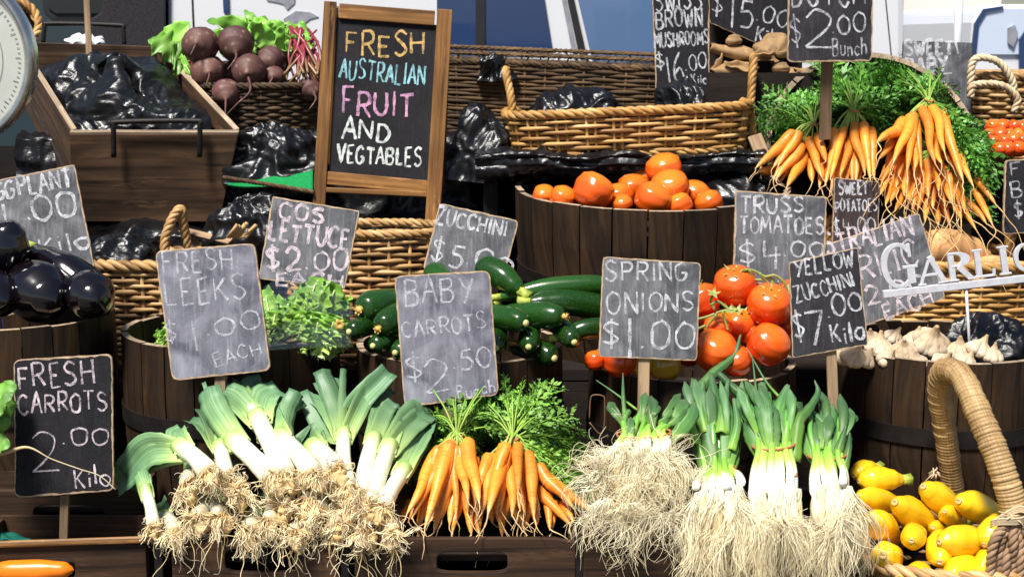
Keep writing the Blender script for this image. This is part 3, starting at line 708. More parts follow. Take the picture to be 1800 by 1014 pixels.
# ------------------------------------------------------------------ green felt and small scraps
m = MB(); m.grid(lambda u, v: at(400 + 150 * u, lerp(322 - 24 * u ** 1.5, 326 + 8 * u, v) + 2 * math.sin(u * 9), 1.12 + .06 * (1 - v)), 24, 10); 
m.build('felt_lining', green_cloth, label='green felt lining edged with brown rope beside the easel', cat='cloth', solid=.003)
m = MB(); rope(m, dens([at(392, 312, 1.11), at(470, 324, 1.105), at(552, 338, 1.1)], .005), .006, 3, .03, 5); m.build('edge_rope', seagrass, label='brown rope along the edge of the green felt', cat='rope')
m = MB(); m.grid(lambda u, v: at(-20 + 75 * u, 950 - 28 * (1 - u) * v + 3 * math.sin(u * 11 + v * 4), .1 + .04 * v), 20, 8); m.build('teal_cloth', teal_cloth, label='crumpled teal cloth poking above the low crate', cat='cloth', solid=.003)
m = MB()
for k in range(9): m.plank(at(400 + k * 4, 418, 1.0), at(418 + k * 4.5 + U(-6, 6), 386 + abs(k - 4) * 2 + U(0, 8), .99 + .003 * k), .008, .003, V((0, -1, .1)))
m.build('palm_fibre', paper_tan, label='frayed tan fibre scrap behind the leek board', cat='fibre')
m = MB(); m.plank(at(318, 404, 1.1), at(405, 425, 1.02), .022, .006, V((0, -.6, 1)).normalized()); m.build('split_timber', wood_stake, label='pale wooden slat across the basket behind the leek board', cat='slat', smooth=False, bevel=.001)
m = MB(); m.plank(at(1326, 238, 1.18), at(1346, 288, 1.14), .04, .012, V((0, -1, .3)).normalized()); m.build('wood_offcut', wood_stake, label='pale wood offcut between the long basket and the carrot tub', cat='wood', smooth=False, bevel=.003)

# ------------------------------------------------------------------ hanging dial scale
dc = at(-97, 102, .9); rad = 155 * sc(.9)
S_ = thing('dial_scale', 'round cream dial scale with a chrome rim and blue body', 'scale', (dc.x, .97, .6))
m = MB(); N = 96; prf = [(rad * .9, -.012), (rad * .93, -.022), (rad * .97, -.026), (rad, -.018), (rad * 1.005, .0), (rad, .03), (rad * .97, .05), (0.001, .055)]
for k in range(N):
    a = 2 * math.pi * k / N
    for r, y in prf: m.add(dc + V((r * math.cos(a), y, r * math.sin(a))))
n = len(prf)
for k in range(N):
    for j in range(n - 1): m.face(k * n + j, k * n + j + 1, (k + 1) % N * n + j + 1, (k + 1) % N * n + j)
m.build('rim', chrome, S_)
m = MB(); m.add(dc + V((0, -.011, 0)))
for k in range(N): m.add(dc + V((rad * .91 * math.cos(2 * math.pi * k / N), -.011, rad * .91 * math.sin(2 * math.pi * k / N))))
for k in range(N): m.face(0, 1 + (k + 1) % N, 1 + k)
m.build('dial_face', dial_m, S_)
m = MB()
for k in range(100):
    a = 2 * math.pi * k / 100; l = .06 if k % 5 == 0 else .03; r0, r1 = rad * .86, rad * (.86 - l)
    p0 = dc + V((r0 * math.cos(a), -.0125, r0 * math.sin(a))); p1 = dc + V((r1 * math.cos(a), -.0125, r1 * math.sin(a))); m.plank(p0, p1, .0012, .0006, V((0, -1, 0)))
for k in range(90):
    a, a2 = 2 * math.pi * k / 90, 2 * math.pi * (k + 1) / 90; m.plank(dc + V((rad * .66 * math.cos(a), -.0125, rad * .66 * math.sin(a))), dc + V((rad * .66 * math.cos(a2), -.0125, rad * .66 * math.sin(a2))), .0008, .0006, V((0, -1, 0)))
m.build('dial_marks', ink, S_, smooth=False)
m = MB(); m.box(V((dc.x - .02, .97, .78)), V((.16, 0, 0)), V((0, .05, 0)), V((0, 0, .17))); m.build('body', blue_paint, S_, smooth=False, bevel=.02)
# ================================================================== CHALK SIGNS
FONT = {
'A': '0,0 .5,1 1,0|.2,.38 .8,.38', 'B': '.05,0 .05,1|~.05,1 .75,.95 .8,.68 .55,.55 .1,.53|~.1,.53 .7,.5 .95,.27 .7,.02 .05,0',
'C': '~.95,.82 .6,1 .2,.85 .05,.5 .2,.12 .6,0 .95,.15', 'D': '.08,0 .08,1|~.08,1 .6,.93 .95,.5 .6,.06 .08,0', 'E': '.9,1 .08,1 .08,0 .95,0|.08,.52 .7,.52',
'F': '.95,1 .08,1 .08,0|.08,.52 .7,.52', 'G': '~.92,.85 .55,1 .15,.8 .05,.45 .2,.1 .6,0 .9,.2 .92,.45|.55,.45 .98,.45', 'H': '.05,0 .05,1|.95,0 .95,1|.05,.5 .95,.5',
'I': '.5,0 .5,1', 'K': '.08,0 .08,1|.9,1 .1,.42|.3,.56 .95,0', 'L': '.08,1 .08,0 .9,0', 'M': '0,0 .12,1 .5,.3 .88,1 1,0', 'N': '.05,0 .05,1 .95,0 .95,1',
'O': '~.5,1 .12,.8 .02,.5 .15,.15 .5,0 .85,.15 .98,.5 .88,.82 .45,1', 'P': '.08,0 .08,1|~.08,1 .7,.98 .92,.75 .7,.5 .1,.46', 'R': '.08,0 .08,1|~.08,1 .7,.98 .92,.75 .7,.5 .1,.46|.4,.47 .95,0',
'S': '~.9,.85 .5,1 .12,.82 .3,.58 .7,.45 .9,.2 .5,0 .08,.12', 'T': '0,1 1,1|.5,1 .5,0', 'U': '~.05,1 .06,.35 .3,.02 .7,.02 .94,.35 .95,1', 'V': '0,1 .5,0 1,1', 'W': '0,1 .25,0 .5,.7 .75,0 1,1',
'Y': '0,1 .5,.5|1,1 .3,-.1', 'Z': '.05,1 .95,1 .05,0 .97,0', 'k': '.1,0 .1,1|.85,.6 .12,.3|.3,.38 .9,0', 'i': '.5,0 .5,.55|.5,.75 .5,.82', 'l': '.5,0 .5,1',
'o': '~.5,.6 .1,.45 .05,.25 .3,0 .7,.0 .95,.25 .85,.5 .45,.6', 'n': '.1,0 .1,.55|~.1,.4 .5,.55 .85,.4 .88,0', 'u': '~.1,.55 .12,.15 .5,0 .85,.15 .88,.55|.88,.5 .9,0', 'c': '~.9,.5 .5,.58 .1,.3 .4,0 .9,.08',
'h': '.1,0 .1,1|~.1,.4 .5,.55 .85,.4 .88,0', 'a': '~.85,.5 .4,.55 .1,.25 .4,0 .85,.2|.88,.55 .9,0',
'0': '~.5,1 .12,.8 .02,.5 .15,.15 .5,0 .85,.15 .98,.5 .88,.82 .45,1', '1': '.5,0 .5,1', '2': '~.05,.8 .4,1 .85,.85 .8,.55 .4,.2 .05,0|.05,0 1,.03', '3': '~.1,.9 .6,1 .85,.75 .4,.52 .9,.3 .6,0 .05,.1',
'4': '.1,1 .1,.4 .95,.4|.7,.75 .65,-.1', '5': '.9,1 .25,1 .2,.6|~.2,.6 .65,.62 .92,.35 .65,.02 .1,.05', '6': '~.7,1 .2,.6 .1,.2 .5,0 .9,.2 .6,.45 .15,.3', '7': '.02,.95 .98,1 .35,0',
'$': '~.85,.8 .5,.92 .15,.75 .5,.5 .85,.3 .5,.08 .1,.2|.5,1.1 .5,-.12', '.': '.4,.0 .55,.06', '-': '.1,.5 .9,.5', '!': '.5,.25 .5,1|.5,0 .5,.06',
}
WID = {'I': .35, '.': .3, '1': .35, 'i': .35, 'l': .3, 'M': 1.15, 'W': 1.15, '!': .35, ' ': .6, 'L': .85, 'E': .85, 'F': .85}
def chalk(m, P, n, line, x0, y0, x1, y1, h, w, jit=.05, sk=0., Yd=1.):
    d = V((x1 - x0, y1 - y0)); L = d.length; d.normalize(); u = V((d.y, -d.x)) + d * sk
    tot = sum(WID.get(c, 1.) for c in line) + .28 * (len(line) - 1); unit = L / tot; x = 0
    for c in line:
        cw = WID.get(c, 1.); jx, jy, js = U(-jit, jit), U(-jit, jit) * 1.6, U(1 - jit * 2.2, 1 + jit * 2.2)
        for s in FONT.get(c, '').split('|'):
            if not s: continue
            cur = s[0] == '~'; pts = [tuple(map(float, q.split(','))) for q in s.lstrip('~').split()]
            pts = [V((a + U(-jit, jit) * .8, b + U(-jit, jit) * .8, 0)) for a, b in pts]
            pts = cr(pts, 7) if cur else dens(pts, .12)
            px = [(x0 + d.x * (x + (p.x + jx) * cw * unit) + u.x * (p.y * js + jy) * h, y0 + d.y * (x + (p.x + jx) * cw * unit) + u.y * (p.y * js + jy) * h) for p in pts]
            m._k = getattr(m, '_k', 0) + 1; k = len(px); b0 = len(m.v); ww = (w * .64 + .8) * U(.8, 1.2)
            for i, (a, b) in enumerate(px):
                tx, ty = px[min(i + 1, k - 1)][0] - px[max(i - 1, 0)][0], px[min(i + 1, k - 1)][1] - px[max(i - 1, 0)][1]; l = math.hypot(tx, ty) or 1
                q = ww * .5 * U(.85, 1.15) * (1 + .55 * NZ.noise(V((a * .09, b * .09, m._k * 1.7))))
                for sg in (-1, 1): m.add(at_plane(a - ty / l * q * sg, b + tx / l * q * sg, P, n) + n * (.0008 + m._k * .00003))
            for i in range(k - 1): m.face(b0 + i * 2, b0 + i * 2 + 1, b0 + i * 2 + 3, b0 + i * 2 + 2)
        x += (cw + .28) * unit
def rounded(q, r, k=4):
    out = []
    for i in range(len(q)):
        p, a, b = V(q[i]), V(q[i - 1]), V(q[(i + 1) % len(q)]); ra = min(r, (a - p).length * .4); rb = min(r, (b - p).length * .4)
        s, e = p + (a - p).normalized() * ra, p + (b - p).normalized() * rb
        for j in range(k + 1): t = j / k; out.append(s * (1 - t) ** 2 + p * 2 * t * (1 - t) + e * t * t)
    return out
def sign(label, quad, Y, face, lines, lean=12, yaw=0, rc=9, edge=2.6, stake=None, th=.008, worn=None):
    cxp = sum(p[0] for p in quad) / 4; cyp = sum(p[1] for p in quad) / 4
    P = at(cxp, cyp, Y); n = V((math.sin(R(yaw)), -math.cos(R(yaw)) * math.cos(R(lean)), math.sin(R(lean)))).normalized()
    t = thing('chalk_sign', label, 'sign', tuple(at_plane((quad[2][0] + quad[3][0]) / 2, (quad[2][1] + quad[3][1]) / 2, P, n)), 'chalk price signs')
    q3 = [V((a, b, 0)) for a, b in quad]; c = V((cxp, cyp, 0))
    q3 = dens(rounded(q3, rc) + [rounded(q3, rc)[0]], 8)[:-1]
    m = MB(); k = len(q3)
    outp = [p + V((U(-.5, .5), U(-.5, .5), 0)) for p in q3]; inn = [p + (c - p).normalized() * edge * U(.55, 1.35) for p in outp]
    for lay, off in ((outp, 0), (inn, .0004), (outp, -th)):
        for p in lay: m.add(at_plane(p.x, p.y, P, n) + n * off, 0, .5)
    ci = m.add(P + n * .0004); cb = m.add(P - n * th)
    for i in range(k):
        j = (i + 1) % k
        m.face(j, i, k + i, k + j, m=1); m.face(ci, k + j, k + i); m.face(i, j, 2 * k + j, 2 * k + i, m=1); m.face(cb, 2 * k + i, 2 * k + j, m=1)
    m.build('board', [face, worn or wood_edge], t, smooth=False)
    for ch in {id(l[7]): l[7] for l in lines}.values():
        m = MB()
        for l in lines:
            if l[7] is ch: chalk(m, P, n, *l[:7], *(l[8:] if len(l) > 8 else ()))
        m.build('chalk_lettering', ch, t)
    if stake:
        (xa, ya), (xb, yb), w, Yb = stake; m = MB()
        a = at_plane(xa, ya - 26, P, n) - n * (th + .0065); b = at(xb, yb, Yb if Yb else Y)
        m.plank(a, b, w * sc(Y), .011, n); m.build('stake', wood_stake, t, smooth=False, bevel=.0012)
    return t
W_, F_, P_K = chalk_white, chalk_soft, chalk_pink
sign('slanting grey eggplant price board behind the eggplants', [(-50, 326), (131, 289), (176, 520), (5, 556)], .68, board_grey,
     [('EGGPLANT', -26, 355, 128, 327, 31, 7, W_), ('00', 62, 394, 138, 374, 44, 6, W_), ('.', 46, 386, 56, 384, 16, 8, W_), ('$1', -40, 412, 20, 400, 44, 6, W_), ('Kilo', 72, 452, 160, 432, 34, 6, W_)], 14, 4, 4)
sign('black fresh carrots board with pink chalk letters', [(24, 632), (197, 622), (200, 862), (26, 875)], .10, board_black,
     [('FRESH', 34, 684, 166, 671, 38, 5, P_K), ('CARROTS', 32, 728, 190, 720, 34, 4, P_K), ('2', 58, 826, 108, 824, 78, 4, P_K), ('.00', 108, 782, 193, 780, 30, 4, P_K), ('Kilo', 132, 856, 196, 850, 32, 4, P_K)], 9, 3, 12, 3, ((112, 868), (112, 950), 15, .10))
sign('dusty grey fresh leeks board on a short stake', [(272, 441), (448, 427), (476, 651), (303, 669)], .27, board_dusty,
     [('FRESH', 288, 482, 410, 472, 34, 4.5, F_), ('LEEKS', 292, 541, 436, 526, 42, 4.5, F_), ('$', 290, 600, 314, 597, 34, 4, F_), ('1', 340, 621, 356, 618, 56, 5, F_), ('.00', 362, 590, 458, 580, 34, 4.5, F_), ('EACH', 380, 646, 462, 620, 22, 3, F_)], 11, -3, 14, 3, ((384, 662), (388, 730), 19, .24))
sign('grey cos lettuce board leaning in the lettuce tub', [(479, 345), (632, 371), (606, 508), (454, 490)], .71, board_grey,
     [('COS', 490, 383, 570, 391, 27, 7, P_K), ('LETTUCE', 472, 420, 612, 438, 34, 7, P_K), ('$2', 466, 476, 530, 473, 40, 7, P_K), ('.00', 536, 472, 610, 476, 36, 6, P_K), ('EACH', 484, 500, 602, 506, 22, 7, P_K)], 14, -2, 4)
sign('grainy grey zucchini board above the green zucchini', [(773, 357), (912, 388), (884, 496), (743, 474)], .70, board_grey,
     [('ZUCCHINI', 765, 391, 889, 416, 28, 5.5, W_), ('$5', 752, 458, 812, 472, 40, 5.5, W_), ('.00', 816, 464, 896, 488, 34, 5.5, W_)], 14, 3, 9)
sign('dusty grey baby carrots board over the carrot bunches', [(693, 485), (861, 475), (877, 694), (711, 716)], .27, board_dusty,
     [('BABY', 712, 536, 832, 530, 44, 4.5, F_), ('CARROTS', 708, 594, 856, 578, 28, 4, F_), ('$', 714, 672, 746, 668, 42, 4, F_), ('2', 748, 692, 792, 688, 62, 4, F_), ('.50', 796, 650, 864, 642, 34, 4.5, F_), ('Bunch', 806, 700, 872, 688, 22, 4, F_)], 11, -2, 14, 3, ((790, 708), (790, 740), 25, .25))
sign('grey spring onions board standing on a thin stake', [(1060, 451), (1232, 462), (1225, 634), (1052, 627)], .31, board_grey,
     [('SPRING', 1064, 494, 1208, 492, 34, 5, W_), ('ONIONS', 1068, 550, 1222, 546, 34, 5, W_), ('$', 1058, 606, 1092, 606, 40, 5.5, W_), ('1', 1098, 622, 1116, 622, 72, 7, W_), ('.00', 1124, 608, 1220, 614, 46, 5.5, W_)], 10, 2, 7, 2.4, ((1134, 630), (1130, 740), 20, .27))
sign('grey truss tomatoes board between the tomatoes and the tub', [(1293, 335), (1453, 346), (1449, 505), (1288, 496)], .67, board_grey,
     [('TRUSS', 1300, 372, 1414, 374, 28, 6, W_), ('TOMATOES', 1300, 412, 1448, 412, 30, 5, W_), ('$4', 1296, 468, 1374, 466, 40, 5.5, W_), ('.00', 1376, 452, 1448, 452, 30, 5.5, W_)], 10, 1, 6)
sign('dark yellow zucchini board on a stake above the spring onions', [(1387, 461), (1508, 435), (1526, 606), (1393, 629)], .30, board_dark,
     [('YELLOW', 1398, 484, 1502, 470, 28, 5, W_), ('ZUCCHINI', 1400, 533, 1503, 503, 27, 4.5, W_), ('$', 1396, 596, 1418, 592, 46, 5, W_), ('7', 1420, 608, 1452, 604, 62, 6.5, W_), ('.00', 1454, 560, 1518, 546, 36, 5, W_), ('Kilo', 1462, 606, 1522, 596, 34, 5, W_)], 8, -3, 4, 2.0, ((1462, 618), (1467, 770), 18, .26))
sign('tilted grey garlic board with rose chalk behind the silver letters', [(1404, 446), (1616, 374), (1662, 524), (1452, 596)], .66, board_grey,
     [('AUSTRALIAN', 1410, 458, 1606, 414, 36, 6, P_K), ('GARLIC', 1450, 512, 1618, 464, 44, 6, P_K), ('$2.00', 1494, 546, 1626, 512, 34, 5.5, P_K), ('EACH', 1558, 562, 1642, 532, 26, 6, P_K)], 12, -4, 8, 2.4, ((1540, 562), (1560, 596), 17, .66))
sign('small brown black sweet potatoes board under the hanging carrots', [(1467, 312), (1546, 320), (1544, 424), (1462, 440)], .98, board_brown,
     [('SWEET', 1475, 343, 1526, 341, 22, 4, W_), ('POTATOES', 1468, 373, 1542, 370, 20, 3.2, W_), ('$4.00', 1464, 414, 1540, 408, 28, 3.2, W_)], 10, 2, 4, 1.6)
sign('tall black board pricing swiss brown mushrooms', [(1146, -22), (1247, -22), (1247, 172), (1153, 164)], 1.47, board_black,
     [('SWISS', 1152, 20, 1234, 14, 38, 4, W_), ('BROWN', 1154, 52, 1236, 46, 32, 4, W_), ('MUSHROOMS', 1151, 84, 1246, 78, 24, 3.2, W_), ('$', 1153, 122, 1170, 120, 32, 3.5, W_), ('16', 1174, 146, 1206, 142, 50, 3.5, W_), ('.00', 1204, 124, 1243, 120, 27, 3.5, W_), ('Kilo', 1216, 148, 1244, 146, 16, 2.5, W_)], 6, 0, 5, 2.6)
sign('black fifteen dollar a kilo board hanging slanted over the dried mushrooms', [(1236, -62), (1400, -62), (1392, 104), (1247, 40)], 1.60, board_black,
     [('$', 1250, 24, 1272, 26, 36, 3.5, W_), ('15', 1282, 44, 1326, 46, 52, 5, W_), ('.00', 1328, 34, 1384, 48, 28, 4, W_), ('Kilo', 1326, 74, 1372, 82, 28, 4, W_)], 6, 0, 3, 1.2)
sign('black two dollar a bunch board on a stake in the carrot tub', [(1386, -60), (1536, -60), (1533, 108), (1384, 110)], 1.06, board_dark,
     [('DUTCH', 1392, 12, 1522, 8, 44, 4.5, W_), ('$', 1390, 80, 1412, 78, 52, 3.5, F_), ('2', 1412, 80, 1460, 82, 62, 4.5, W_), ('.00', 1462, 60, 1522, 56, 34, 4, W_), ('Bunch', 1464, 98, 1524, 96, 28, 3, F_)], 6, 1, 10, 2.8, ((1457, 106), (1450, 245), 20, 1.12))
sign('grey sweet baby board half hidden by the carrot tub', [(1587, 72), (1711, 76), (1707, 205), (1589, 200)], 1.62, board_grey,
     [('SWEET', 1590, 98, 1676, 96, 24, 7, W_), ('!', 1682, 102, 1690, 100, 26, 4, W_), ('BABY', 1592, 130, 1666, 124, 28, 7, W_), ('-', 1658, 136, 1676, 134, 10, 3, W_)], 8, 0, 6, 1.2, worn=board_dark)
sign('black board at the edge leaning over the small tomatoes', [(1767, 281), (1905, 276), (1905, 404), (1763, 412)], 1.02, board_black,
     [('F', 1777, 310, 1796, 308, 22, 3.2, F_), ('B', 1778, 346, 1798, 344, 28, 3.2, F_), ('$', 1782, 384, 1800, 382, 26, 3.2, F_)], 8, 0, 8, 2.4)
m = MB()
for l in (('FRESH', 608, 95, 746, 98, 38, 5.5, .05), ):
    chalk(m, EP - EN * .004, EN, *l)
m.build('chalk_lettering', chalk_gold, EZ_)
for w, a, ch in (('AUSTRALIAN', (596, 137, 746, 150, 33, 4.5), chalk_cyan), ('FRUIT', (601, 202, 726, 206, 42, 6.5), chalk_rose), ('AND', (601, 243, 684, 251, 34, 5.5), chalk_bright), ('VEGTABLES', (592, 285, 741, 293, 31, 5.5), chalk_bright)):
    m = MB(); chalk(m, EP - EN * .004, EN, w, *a, .05); m.build('chalk_lettering', ch, EZ_)

# ------------------------------------------------------------------ silver GARLIC letters on a rod
LP = at(1690, 480, .54); LN = V((.04, -1, .05)).normalized()
GL = thing('metal_word_sign', 'silver serif letters spelling garlic on a thin metal rod', 'sign', tuple(at(1706, 630, .54)))
bx0, by0, bx1, by1 = 1552, 520, 1822, 484
def lp(x, y, d=0.): return at_plane(x, y, LP, LN) + LN * d
m = MB(); m.plank(lp(bx0, by0 - 3), lp(bx1, by1 + 3), 13 * sc(.6), .012, LN); m.build('bar', silver, GL, smooth=False, bevel=.0015)
m = MB(); m.tube([lp(1698, 502), at(1707, 655, .54)], .0036, 8); m.build('rod', silver, GL)
def serif(ch, x0, w, h):
    """thick and thin strokes; x along the bar from bx0, base on the bar's top edge"""
    dx, dy = (bx1 - bx0), (by1 - by0); L = math.hypot(dx, dy); ux, uy = dx / L, dy / L; s = sc(.6)
    def q(a, b): X = x0 + a * w; return (bx0 + ux * X + uy * b * h * 1.0, by0 - 9 + uy * X - ux * b * h)
    m = MB(); kk = [0]
    def st(a, b, c, d, wd): kk[0] += 1; p0, p1 = q(a, b), q(c, d); m.plank(lp(*p0, .0003 * kk[0]), lp(*p1, .0003 * kk[0]), wd * h * s, .009, LN, .5)
    def arc(cx, cy, rx, ry, a0, a1, t0, t1, n=22):
        kk[0] += 1; b = len(m.v)
        for i in range(n + 1):
            a = R(lerp(a0, a1, i / n)); tt = lerp(t1, t0, abs(math.cos(a)) ** 1.5) if t0 < t1 else lerp(t1, t0, abs(math.cos(a)) ** 1.5)
            for k2, zz in ((-1, 1), (1, 1), (1, -1), (-1, -1)):
                r_ = 1 + k2 * tt / 2 / ry; p = q(cx + rx * r_ * math.cos(a), cy + ry * r_ * math.sin(a)); m.add(lp(*p, .0045 * zz + .0003 * kk[0]), 0, .5)
        for i in range(n):
            for j in range(4): m.face(b + i * 4 + j, b + i * 4 + (j + 1) % 4, b + i * 4 + 4 + (j + 1) % 4, b + i * 4 + 4 + j)
        m.face(b, b + 3, b + 2, b + 1); e = b + n * 4; m.face(e, e + 1, e + 2, e + 3)
    if ch == 'G':
        arc(.5, .5, .42, .46, 42, 330, .19, .08); st(.82, .08, .82, .46, .17); st(.6, .45, 1.02, .45, .06); st(.83, .66, .83, .96, .07)
    elif ch == 'A': st(.06, .04, .5, .98, .08); st(.48, .98, .92, .02, .19); st(.22, .34, .74, .34, .08); st(-.04, .03, .24, .03, .06); st(.7, .03, 1.06, .03, .06)
    elif ch == 'R': st(.2, .03, .2, .97, .2); arc(.36, .74, .42, .22, 90, -90, .2, .08); st(.1, .97, .4, .97, .07); st(.2, .52, .4, .52, .07); st(.45, .5, .92, .03, .19); st(.02, .03, .42, .03, .06); st(.78, .03, 1.08, .03, .06)
    elif ch == 'L': st(.25, .03, .25, .97, .2); st(.04, .97, .5, .97, .06); st(.04, .04, .95, .04, .08); st(.92, .04, .95, .26, .08)
    elif ch == 'I': st(.5, .03, .5, .97, .22); st(.1, .97, .9, .97, .06); st(.1, .03, .9, .03, .06)
    elif ch == 'C': arc(.52, .5, .42, .46, 48, 312, .19, .08); st(.84, .7, .84, .96, .07)
    m.build('letter', silver, GL, smooth=False, bevel=.0008)
for ch, x0, w, h in (('G', 2, 62, 80), ('A', 65, 48, 50), ('R', 116, 44, 50), ('L', 162, 38, 50), ('I', 205, 25, 50), ('C', 234, 46, 50)): serif(ch, x0, w, h)
# ================================================================== PRODUCE
def prof_r(pr, t):
    for (a, x), (b, y) in zip(pr, pr[1:]):
        if t <= b: k = (t - a) / (b - a); k = k * k * (3 - 2 * k); return lerp(x, y, k)
    return pr[-1][1]
def body(m, pts, pr, r, n=18, wob=.04, lobes=0, la=0., rr=None, k=None):
    """a round body along pts, radius r * profile"""
    k = k or 22; path = cr(pts, 8); tot = len(path) - 1; seed = U(0, 99)
    ts = [.5 - .5 * math.cos(math.pi * i / k) for i in range(k + 1)]
    ps = []
    for t in ts:
        x = t * tot; i = min(int(x), tot - 1); ps.append(path[i].lerp(path[i + 1], x - i))
    def rad(i, a):
        q = r * prof_r(pr, ts[i]); return max(1e-4, q * (1 + wob * NZ.noise(V((math.cos(a) * 1.3 + seed, math.sin(a) * 1.3, ts[i] * 3))) + la * math.cos(lobes * a + seed)))
    b = len(m.v); m.tube(ps, rad, n, r=rr); 
    for i, t in enumerate(ts):
        for j in range(n): m.t[b + i * n + j] = t
    return ps
BALL = [(0, .0), (.02, .28), (.1, .62), (.25, .9), (.5, 1), (.75, .9), (.9, .62), (.98, .28), (1, 0)]
TOM = [(0, .06), (.012, .3), (.06, .62), (.2, .9), (.42, 1), (.7, .9), (.88, .6), (.97, .28), (1, 0)]
SQ_P = [(0, .0), (.02, .3), (.1, .66), (.28, .98), (.5, 1), (.75, .78), (.93, .5), (1, .36)]
ZU_P = [(0, .0), (.015, .4), (.06, .8), (.2, 1), (.6, .95), (.88, .72), (.97, .5), (1, .4)]
EG_P = [(0, .0), (.02, .3), (.1, .68), (.3, 1), (.5, .98), (.75, .72), (.95, .45), (1, .35)]
CA_P = [(0, .30), (.015, .62), (.06, .93), (.15, 1), (.4, .88), (.7, .6), (.88, .36), (.95, .16), (1, .06)]
CAM_DIR = lambda p: (CAM - p).normalized()

# ------------------------------------------------------------------ carrots
def carrot(m, a, b, r, bend=.1, root=.05, n=10):
    d = b - a; L = d.length; x, y = ortho(d); s = x * U(-1, 1) + y * U(-1, 1); s = s * bend * L
    pts = [a, a + d * .33 + s * .8, a + d * .66 + s * .6 * U(-.6, 1), b]
    ps = body(m, pts, CA_P, r, n, .07, k=20)
    if root:
        dd = (b - pts[2]).normalized(); q = [b - dd * .004]; v = dd * .35 + V((0, -.12, -.2))
        for i in range(6): v = v + V((U(-.5, .5), U(-.35, .25), U(-.45, .2))); q.append(q[-1] + v.normalized() * root / 6)
        bs = len(m.v); m.tube(cr(q, 3), lambda i, a_: lerp(.0017, .0005, i / 18), 4)
        for i in range(bs, len(m.v)): m.t[i] = 1
def frond(m, o, d, L, droop=.5, n=9, w=.3, fine=1):
    """one feathery leaf: stalk, side stalks and small blades"""
    d = d.normalized(); x = ortho(d)[0]; x = (Matrix.Rotation(U(0, 6.28), 3, d) @ x); pts = [o]; v = d.copy(); k = 9
    for i in range(k): v = (v + V((0, 0, -droop * .22)) + V((U(-.1, .1), U(-.1, .1), U(-.1, .1)))).normalized(); pts.append(pts[-1] + v * L / k)
    m.tube(pts, lambda i, a: lerp(.0017, .0006, i / k), 4, t0=0, t1=.5); r_ = rng.random()
    for i in range(2, k + 1):
        T = (pts[i] - pts[i - 1]).normalized(); s = T.cross(x).normalized(); nn = s.cross(T)
        for sg in (-1, 1):
            l = L * w * (1 - .55 * abs(i / k - .55)) * U(.7, 1.2); dd = (T * .75 + s * sg * .9 + nn * U(-.4, .4)).normalized()
            q0 = pts[i]; 
            for j in range(n):
                f = (j + .6) / n; c = q0 + dd * l * f + V((0, 0, -droop * l * f * f * .3)); bl = l * .40 * (1.2 - f) * U(.7, 1.3)
                e = (dd * U(.5, 1) + T * U(-.3, .6) + nn * U(-.8, .8) + s * U(-.8, .8)).normalized(); z = e.cross(nn).normalized() * bl * .2 * U(.8, 1.5)
                tt = lerp(.35, 1, f) + U(-.2, .2); a_ = m.add(c, tt, r_); b_ = m.add(c + e * bl * .5 + z, tt, r_); c_ = m.add(c + e * bl, tt, r_); d_ = m.add(c + e * bl * .5 - z, tt, r_); m.face(a_, b_, c_, d_)
def carrot_bunch(label, tie, specs, Yt, Yb, r, greens, leaf=carrot_leaf, root=.05, group='tied bunches of carrots', nstem=9, bend=.06, more=0):
    specs = list(specs)
    for k in range(more):
        p, q = rng.choice(specs), rng.choice(specs); u = U(.2, .8); specs.append(tuple(lerp(p[i], q[i], u) + U(-7, 7) for i in range(4)) + (U(.008, .03), U(.75, 1)))
    T = at(*tie, Yt); t = thing('carrot_bunch', label, 'carrots', tuple(T), group)
    heads = []
    for i, s in enumerate(specs):
        (x0, y0, x1, y1) = s[:4]; dz = s[4] if len(s) > 4 else 0
        a = at(x0, y0, Yt - .012 - dz * .3 + U(-.006, .006)); b = at(x1, y1, Yb + dz + U(-.008, .008)); m = MB()
        carrot(m, a, b, r * U(.85, 1.12) * (s[5] if len(s) > 5 else 1), bend, root * U(.6, 1.5)); m.build('carrot', carrot_m, t); heads.append(a)
    m = MB()
    for a in heads:
        for k in range(2): e = T + V((U(-.008, .008), .004 + U(-.006, .006), U(.0, .012))); m.tube(cr([a, a.lerp(e, .5) + V((U(-.004, .004), -.004, .006)), e], 4), .0022, 5, t0=0, t1=.6)
    for k in range(nstem): e = T + V((U(-.06, .06), U(.03, .09), U(.03, .09))); m.tube(cr([T, T.lerp(e, .5) + V((0, 0, .01)), e], 4), .0019, 5, t0=.2, t1=.9)
    m.build('stalks', carrot_stem, t)
    m = MB(); m.tube([T + V((.014 * math.cos(a), .010 * math.sin(a), .003 * math.sin(a * 2 + 1) + .002)) for a in [i * .33 for i in range(20)]], .0019, 6); m.build('rubber_band', band_m, t)
    m = MB()
    for (px, py, Y, L, cnt) in greens:
        e = at(px, py, Y)
        for k in range(int(cnt * 1.7)):
            d = (e - T) + V((U(-.04, .04), U(-.035, .035), U(-.03, .04))); o = T + d * U(.05, .45); frond(m, o, d + V((U(-.05, .05), U(-.05, .02), U(-.02, .05))), L * U(.7, 1.15), U(.2, .9))
    m.build('greens', leaf, t); return t
A_S = [(778, 784, 714, 905, -.02), (782, 780, 723, 912, -.01), (797, 768, 746, 930, -.045, 1.15), (808, 786, 823, 884, -.03), (822, 771, 843, 886, -.035, 1.1), (800, 800, 762, 938, .0), (806, 815, 790, 925, .02), (833, 800, 838, 905, .02), (770, 800, 735, 935, .02)]
